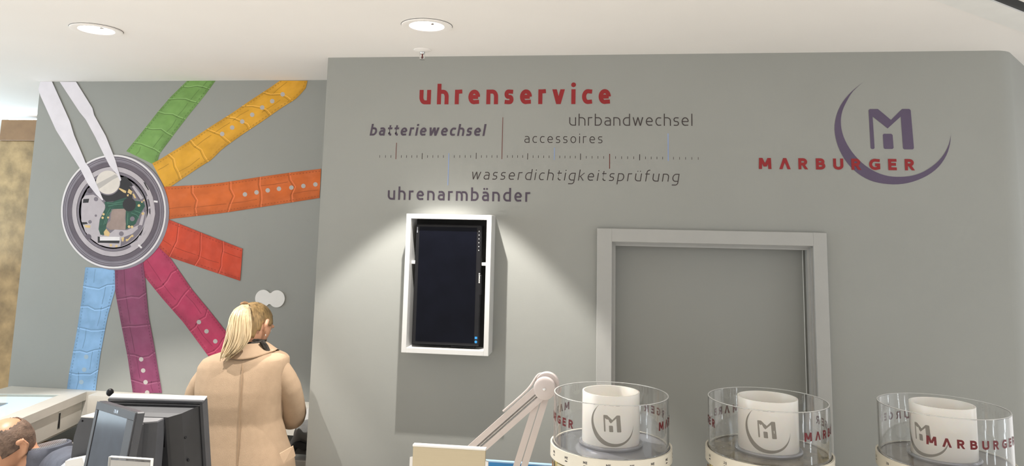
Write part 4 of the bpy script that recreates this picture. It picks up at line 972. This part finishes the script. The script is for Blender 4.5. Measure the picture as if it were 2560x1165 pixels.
def hand_into(mb, wrist, d, n, s=1.0, curl=0.5, side=1):        # d: pointing direction, n: back-of-hand normal
    d = Vector(d).normalized(); n = Vector(n); n = (n-d*n.dot(d)).normalized(); t = d.cross(n)*side; wv = Vector(wrist)
    palm = wv+d*0.045*s; M3 = Matrix((t, d, n)).transposed()
    mb.ell(palm, (0.040*s,0.050*s,0.016*s), M3, 16, 10); mb.tube([wv-d*0.02, wv+d*0.02], 0.024*s, 10)
    for k, (o, ln) in enumerate(((-0.028,0.060),(-0.010,0.074),(0.010,0.078),(0.028,0.068))):
        b0 = wv+d*0.085*s+t*o*s; p1 = b0+(d*math.cos(curl*.5)-n*math.sin(curl*.5))*ln*.45*s; p2 = p1+(d*math.cos(curl*1.3)-n*math.sin(curl*1.3))*ln*.33*s; p3 = p2+(d*math.cos(curl*2)-n*math.sin(curl*2))*ln*.25*s
        mb.tube([b0-d*0.03*s, b0, p1, p2, p3], [0.009*s,0.009*s,0.0085*s,0.008*s,0.006*s], 8)
    th = wv+d*0.03*s+t*0.034*s; mb.tube([th-t*0.02*s, th+t*0.012*s+d*0.012*s, th+t*0.024*s+d*0.04*s, th+t*0.022*s+d*0.066*s-n*0.008*s], [0.012*s,0.011*s,0.010*s,0.007*s], 8)
def sring(cx, cy, z, rx, ry, n=28, e=2.4, tilt=0.0):
    out = []
    for j in range(n):
        a = 2*math.pi*j/n; c_, s_ = math.cos(a), math.sin(a)
        x = math.copysign(abs(c_)**(2/e), c_)*rx; y = math.copysign(abs(s_)**(2/e), s_)*ry
        out.append((cx+x, cy+y, z+tilt*x))
    return out

# ---- woman in a camel coat, back to the viewer
wy = 3.30
wx = atY(612, 1000, wy).x
T = thing('person', (wx, wy, 0), 'woman with blond ponytail in a camel coat seen from behind', 'person')
HC = atY(631, 815, wy); HC.y = wy+0.0
Rh = (Matrix.Rotation(R_(-14),3,'Z') @ Matrix.Rotation(R_(-20),3,'X'))
body = MB(); head_into(body, HC, Rh, 1.0)
body.tube([HC+Vector((0,-0.01,-0.05)), (HC.x-0.01,wy-0.01,HC.z-0.13), (HC.x-0.03,wy-0.01,1.40)], [0.052,0.050,0.065], 16)
body.loft([sring(wx,wy,0.90,0.15,0.10), sring(wx,wy,1.05,0.12,0.085), sring(wx,wy,1.25,0.15,0.095), sring(wx,wy,1.38,0.16,0.08), sring(wx,wy,1.44,0.06,0.05)])
RS = atY(706,914,wy); RE = Vector((-1.462,3.425,1.205)); RW = Vector((-1.545,3.545,1.165))
LS = atY(512,925,wy); LE = atY(487,1045,wy+0.05); LW = Vector((LE.x+0.07,3.52,1.13))
for s_, e_, w_ in ((RS,RE,RW),(LS,LE,LW)): body.tube([s_, s_.lerp(e_,.5), e_, e_.lerp(w_,.5), w_], [0.030,0.034,0.036,0.032,0.024], 12)
hand_into(body, RW, (-0.75,0.35,-0.25), (0.0,0.2,1.0), 0.95, 0.5, 1); hand_into(body, LW, (0.75,0.30,-0.30), (0.0,0.2,1.0), 0.95, 0.5, -1)
for sx in (-1,1):
    body.tube([(wx+sx*0.085,wy,0.95),(wx+sx*0.09,wy,0.70),(wx+sx*0.088,wy,0.48),(wx+sx*0.09,wy-0.01,0.28),(wx+sx*0.09,wy-0.01,0.06)], [0.085,0.075,0.055,0.05,0.034], 14)
B_ = remesh(body.build('body', 'skin', T), 0.0055, 2)
face_parts(HC, Rh, B_)
for sx in (-1,1):
    mb = MB(); mb.ell((wx+sx*0.09,wy+0.05,0.038), (0.042,0.125,0.038)); mb.tube([(wx+sx*0.09,wy-0.03,0.02),(wx+sx*0.09,wy-0.03,0.20)], [0.05,0.048], 14); remesh(mb.build('shoe', 'trousers', B_), 0.008, 2)
# coat
coat = MB(); rings = []
for py, a, b, ry in ((866,592,664,.066),(872,575,676,.074),(879,556,694,.086),(886,534,711,.096),(895,516,718,.108),(912,504,718,.116),(935,501,714,.122),(970,498,709,.128),(1005,500,702,.128),(1050,505,698,.120),(1100,507,710,.128),(1150,503,727,.140),(1240,499,738,.150),(1400,490,748,.160)):
    pa = atY(a,py,wy); pb = atY(b,py,wy); rings.append(sring((pa.x+pb.x)/2, wy, (pa.z+pb.z)/2, (pb.x-pa.x)/2, ry, e=2.7, tilt=(pb.z-pa.z)/(pb.x-pa.x)))
coat.loft(rings[::-1])
slv = [MB(), MB()]; slv[0].tube(catmull([RS+Vector((-0.03,0,0.0)), RS.lerp(RE,.45)+Vector((0.012,-0.01,0)), RE, RE.lerp(RW,.5)+Vector((0,0,-0.012)), RE.lerp(RW,.85)],3), [.050,.053,.055,.056,.056,.058,.062,.062,.060,.058,.054,.050,.047][:13], 18)
slv[1].tube(catmull([LS+Vector((0.03,0,0.0)), LS.lerp(LE,.45)+Vector((-0.010,-0.006,0)), LE, LE.lerp(LW,.5), LE.lerp(LW,.9)],3), [.048,.050,.052,.053,.053,.054,.055,.055,.053,.050,.048,.046,.045][:13], 18)
C_ = remesh(coat.build('coat', 'camel_wool', B_), 0.008, 3)
for q_ in slv: remesh(q_.build('sleeve', 'camel_wool', C_), 0.008, 2)
sm_ = []
for py, px, ry in ((890,606,.094),(935,604,.123),(1005,600,.129),(1050,598,.123),(1100,596,.129),(1165,592,.140)):
    p = atY(px,py,wy-ry); sm_.append((p.x, wy-ry+0.0018, p.z))
MB().tube(catmull(sm_,4), 0.0022, 6).build('back_seam', 'camel_seam_shade', C_)
fl = [atY(x,y,wy-0.112) for x,y in ((699,1133),(722,1121),(728,1146),(710,1157))]
MB().prism([fl[0]+Vector((0,0.0,0)),fl[1]+Vector((0,0.045,0)),fl[2]+Vector((0,0.045,0)),fl[3]], (0.004,-0.010,0)).build('pocket_flap', 'camel_wool', C_)
# collar: stand rising into a fold
cc_ = atY(628,868,wy); mb = MB(); N = 40
def cring(rx, ry, dz, side=0.0):
    out = []
    for j in range(N):
        a = 2*math.pi*j/N; c_, s_ = math.cos(a), math.sin(a)
        out.append((cc_.x+rx*c_, wy+ry*s_, cc_.z+dz+side*c_*c_-0.030*max(0,s_)))
    return out
mb.loft([cring(.128,.113,-.033,.030),cring(.112,.104,-.012,.018),cring(.090,.084,.014,.006),cring(.078,.072,.026),cring(.072,.066,.028),cring(.067,.061,.018),cring(.070,.064,-.02)], False)
mb.build('collar', 'camel_wool', C_)
MB().tube(cring(.127,.1125,-.0345,.030)[N//2+1:], 0.0032, 6).build('collar_shadow', 'camel_seam_shade', C_)  # dark line paints in the shadow under the collar
# scarf
mb = MB()
for k in range(3):
    ph0 = k*1.7; mb.tube([(HC.x-0.006+0.062*math.cos(t)+0.004*math.cos(3*t+ph0), wy-0.004+0.060*math.sin(t), cc_.z+0.022+0.012*k+0.006*math.sin(2*t+ph0)-0.012*math.cos(t)) for t in [2*math.pi*j/28 for j in range(29)]], 0.012, 8)
p = atY(664,868,wy-0.05); mb.tube([p+Vector((-0.02,0.0,0.025)), p, atY(674,882,wy-0.05)+Vector((0,0.02,-0.02))], [0.012,0.014,0.008], 8)
mb.build('scarf', 'scarf', B_)
# hair: cap + ponytail
mb = MB(); vs = []; nu, nv = 40, 26
fs = []; dirs = []
for i in range(nv+1):
    th = math.pi*i/nv
    for j in range(nu):
        ph = 2*math.pi*j/nu; d = Vector((math.sin(th)*math.cos(ph), math.sin(th)*math.sin(ph), math.cos(th))); dirs.append(d)
        k = 1+0.012*math.sin(j*5.0); vs.append(HC+Rh @ Vector((d.x*0.0835*k, d.y*0.105*k, d.z*0.1075*k)))
def keep(d):
    if d.y > 0.45 and d.z < 0.55: return False                    # face
    if abs(d.x) > 0.55 and d.y > -0.30 and d.z < 0.05: return False   # round the ears
    return d.z > -0.62
for i in range(nv):
    for j in range(nu):
        f = (i*nu+j, (i+1)*nu+j, (i+1)*nu+(j+1) % nu, i*nu+(j+1) % nu)
        if all(keep(dirs[q]) for q in f): fs.append(f)
mb.add(vs, fs, True); H_ = mb.build('hair', 'hair_root', B_)
sd = H_.modifiers.new('thick', 'SOLIDIFY'); sd.thickness = 0.006; sd.offset = -1
pt = [(611,763,wy-0.055,7),(604,776,wy-0.085,18),(600,797,wy-0.105,25),(598,822,wy-0.112,28),(594,846,wy-0.115,29),(584,868,wy-0.120,26),(571,884,wy-0.125,20),(557,895,wy-0.125,8)]
rings = []
for px, py, Yv, hw in pt:
    p = atY(px,py,Yv); r = hw*0.00180; rings.append([(p.x+r*math.cos(a)*(1+.05*math.sin(6*a)), Yv+0.028*math.sin(a)*(hw/28)**.7+0.01, p.z+0.35*r*math.cos(a)) for a in [2*math.pi*k/20 for k in range(20)]])
PT = MB().loft(rings).build('ponytail', 'hair_blond', H_)
rr_ = random.Random(5); mb = MB()
for k in range(46):
    u0 = rr_.uniform(-1,1); yy = -0.028*math.sqrt(max(0,1-u0*u0)); path = []; ext = rr_.uniform(0.75,1.06)
    for m_, (px, py, Yv, hw) in enumerate(pt):
        if m_/7 > ext: break
        p = atY(px+u0*hw*(1.0+.10*rr_.uniform(-1,1)), py+(6 if m_ == 7 else 0)*rr_.uniform(-1,2), Yv); path.append((p.x, Yv+yy*(hw/28)**.7+0.008, p.z))
    path = catmull(path,3); n_ = len(path); mb.tube(path, [0.0042*(1-0.75*(i/(n_-1))**3) for i in range(n_)], 6)
mb.build('hair_strands', 'hair_blond', PT, kind='stuff')
p = atY(612,761,wy-0.045); MB().tube([p+Vector((-0.016,0,0.001)),p+Vector((0,-0.006,0.007)),p+Vector((0.014,0,0.003))], 0.008, 8).build('hair_band', 'brown_cap', H_)
p = HC+Rh @ Vector((0.090,-0.004,-0.036)); MB().ell(p, (0.0035,0.0035,0.0045), nu=10, nv=6).build('earring', 'chrome', B_)

# ---- man bowing at lower left
my = 2.68; MC = atY(14,1116,my)
T = thing('person', (MC.x+0.10, my+0.02, 0), 'man with a bald crown and dark blue jacket bowing at lower left', 'person')
Rm = Matrix.Rotation(R_(166),3,'Z') @ Matrix.Rotation(R_(-28),3,'X')
mb = MB(); head_into(mb, MC, Rm, 1.04)
NB = MC+Vector((0.100,0.085,-0.050))
mb.tube([MC+Rm @ Vector((0,-0.04,-0.05)), MC.lerp(NB,.6)+Vector((0,0,-0.035)), NB+Vector((0.01,0,-0.03))], [0.058,0.055,0.065], 14)
tx, ty = NB.x+0.03, NB.y+0.02
mb.loft([sring(tx+0.04,ty,0.50,0.15,0.12), sring(tx+0.04,ty,0.75,0.14,0.10), sring(tx+0.02,ty,0.98,0.15,0.11), sring(NB.x+0.01,ty,NB.z-0.06,0.11,0.08), sring(NB.x,ty,NB.z,0.05,0.06)])
SH = Vector((NB.x+0.110, ty-0.07, NB.z-0.040)); EL = atY(192,1180,my-0.12); WR = EL+Vector((-0.10,-0.16,-0.12))
SH2 = Vector((NB.x-0.13, ty+0.03, NB.z-0.065)); EL2 = SH2+Vector((-0.07,-0.02,-0.26)); WR2 = EL2+Vector((0.05,-0.22,0.02))
for a, b, c_ in ((SH,EL,WR),(SH2,EL2,WR2)): mb.tube([a,a.lerp(b,.5),b,b.lerp(c_,.5),c_], [0.05,0.045,0.04,0.034,0.026], 12)
hand_into(mb, WR, (-0.8,0.1,-0.3), (0,0,1), 1.0, 0.5, 1); hand_into(mb, WR2, (-0.9,-0.1,-0.3), (0,0,1), 1.0, 0.5, -1)
for sy in (-1,1):
    mb.tube([(tx+0.03+sy*0.09,ty,0.55),(tx-0.03+sy*0.10,ty-0.18,0.56),(tx-0.08+sy*0.11,ty-0.36,0.53),(tx-0.08+sy*0.11,ty-0.36,0.28),(tx-0.08+sy*0.11,ty-0.34,0.07)], [0.10,0.085,0.065,0.055,0.042], 14)
B2 = remesh(mb.build('body', 'skin_tan', T), 0.006, 2); face_parts(MC, Rm, B2, 1.04)
mb = MB()
mb.tube([(tx+0.05,ty+0.02,0.57),(tx+0.03,ty-0.06,0.58)], [0.17,0.15], 20)
for sy in (-1,1): mb.tube([(tx+0.03+sy*0.09,ty,0.55),(tx-0.03+sy*0.10,ty-0.18,0.56),(tx-0.08+sy*0.11,ty-0.365,0.535),(tx-0.08+sy*0.11,ty-0.365,0.28),(tx-0.08+sy*0.11,ty-0.345,0.10)], [0.11,0.095,0.078,0.07,0.062], 16)
remesh(mb.build('trousers', 'trousers', B2), 0.011, 3)
for sy in (-1,1):
    mb = MB(); mb.ell((tx-0.08+sy*0.11,ty-0.40,0.045), (0.048,0.14,0.045)); mb.tube([(tx-0.08+sy*0.11,ty-0.345,0.03),(tx-0.08+sy*0.11,ty-0.345,0.10)], 0.048, 12); remesh(mb.build('shoe', 'trousers', B2), 0.009, 2)
mb = MB()
mb.loft([sring(tx+0.04,ty,0.58,0.185,0.155), sring(tx+0.04,ty,0.78,0.18,0.14), sring(tx+0.03,ty,1.00,0.18,0.145), sring(NB.x+0.01,ty,NB.z-0.075,0.15,0.13), sring(NB.x+0.006,ty,NB.z-0.025,0.105,0.10), sring(NB.x+0.006,ty,NB.z+0.004,0.078,0.085)])
for a, b in ((SH,EL),(SH2,EL2)):
    mb.tube([a+Vector((-0.02,0.02,0.004)), a.lerp(b,.35)+Vector((0.005,0,0.018)), a.lerp(b,.7), a.lerp(b,.95)], [0.072,0.075,0.068,0.062], 16)
mb.tube([EL2,EL2.lerp(WR2,.9)], [0.06,0.045], 14)
for k in range(5):
    u = 0.12+k*0.16; a = SH.lerp(EL,u)+Vector((0.010,-0.050,0.035)); mb.tube([a+Vector((-0.045,0.01,0.015)), a, a+Vector((0.015,0.01,-0.05))], 0.010, 6)
J_ = remesh(mb.build('jacket', 'jacket_navy', B2), 0.009, 3)
mb = MB(); N = 32
def kring(r, dz, dx): return [(NB.x+0.004+dx+r*math.cos(2*math.pi*j/N), NB.y+0.006+r*1.06*math.sin(2*math.pi*j/N), NB.z+dz+0.012*math.cos(2*math.pi*j/N)) for j in range(N)]
mb.loft([kring(.086,-.03,.006),kring(.082,.01,.006),kring(.076,.034,.004),kring(.071,.038,.002),kring(.067,.030,0),kring(.068,-.02,0)], False); mb.build('jacket_collar', 'jacket_navy', J_)
MB().loft([kring(.066,-.02,0),kring(.064,.030,0),kring(.061,.042,0),kring(.059,.034,0),kring(.060,-.02,0)], False).build('shirt_collar', 'shirt_stripe', B2)
MB().tube([SH.lerp(EL,.86), EL, EL.lerp(WR,.25), EL.lerp(WR,.9)], [0.054,0.054,0.05,0.036], 18).build('shirt_sleeve', 'shirt_stripe', B2)
# short hair round the back and sides, bald crown
vs = []; fs = []; dirs = []
for i in range(nv+1):
    th = math.pi*i/nv
    for j in range(nu):
        ph = 2*math.pi*j/nu; d = Vector((math.sin(th)*math.cos(ph), math.sin(th)*math.sin(ph), math.cos(th))); dirs.append(d)
        vs.append(MC+Rm @ Vector((d.x*0.0833, d.y*0.1045, d.z*0.1075)))
nu, nv = 110, 70; vs = []; dirs = []
for i in range(nv+1):
    th = math.pi*i/nv
    for j in range(nu):
        ph = 2*math.pi*j/nu; d = Vector((math.sin(th)*math.cos(ph), math.sin(th)*math.sin(ph), math.cos(th))); dirs.append(d)
        k = 1+0.008*rr_.uniform(-1,1); vs.append(MC+Rm @ Vector((d.x*0.0833*k, d.y*0.1045*k, d.z*0.1075*k)))
def keep2(d):
    if d.y > 0.60 and d.z < 0.50: return False
    if d.dot(Vector((0,-0.20,0.98))) > 0.80+0.025*math.sin(23*d.x+9*d.y)+0.015*math.sin(61*d.x): return False
    if abs(d.x) > 0.80 and d.y > -0.10 and d.z < 0.02: return False
    return d.z > -0.62
for i in range(nv):
    for j in range(nu):
        f = (i*nu+j, (i+1)*nu+j, (i+1)*nu+(j+1) % nu, i*nu+(j+1) % nu)
        if all(keep2(dirs[q]) for q in f): fs.append(f)
o = MB().add(vs, fs, True).build('hair', 'hair_grey', B2); sd = o.modifiers.new('thick','SOLIDIFY'); sd.thickness = 0.004; sd.offset = -1
T3 = thing('bar_stool', (tx+0.05, ty, 0), 'stool with a steel post under the bowing man', 'stool')
MB().lathe([(0,0.365),(0.17,0.365),(0.175,0.375),(0.16,0.388),(0,0.388)], (tx+0.05,ty,0), 32).build('seat', 'trousers', T3)
MB().lathe([(0,0.0),(0.2,0.0),(0.2,0.012),(0.03,0.03),(0.025,0.364),(0,0.364)], (tx+0.05,ty,0), 32).build('post', 'steel', T3)
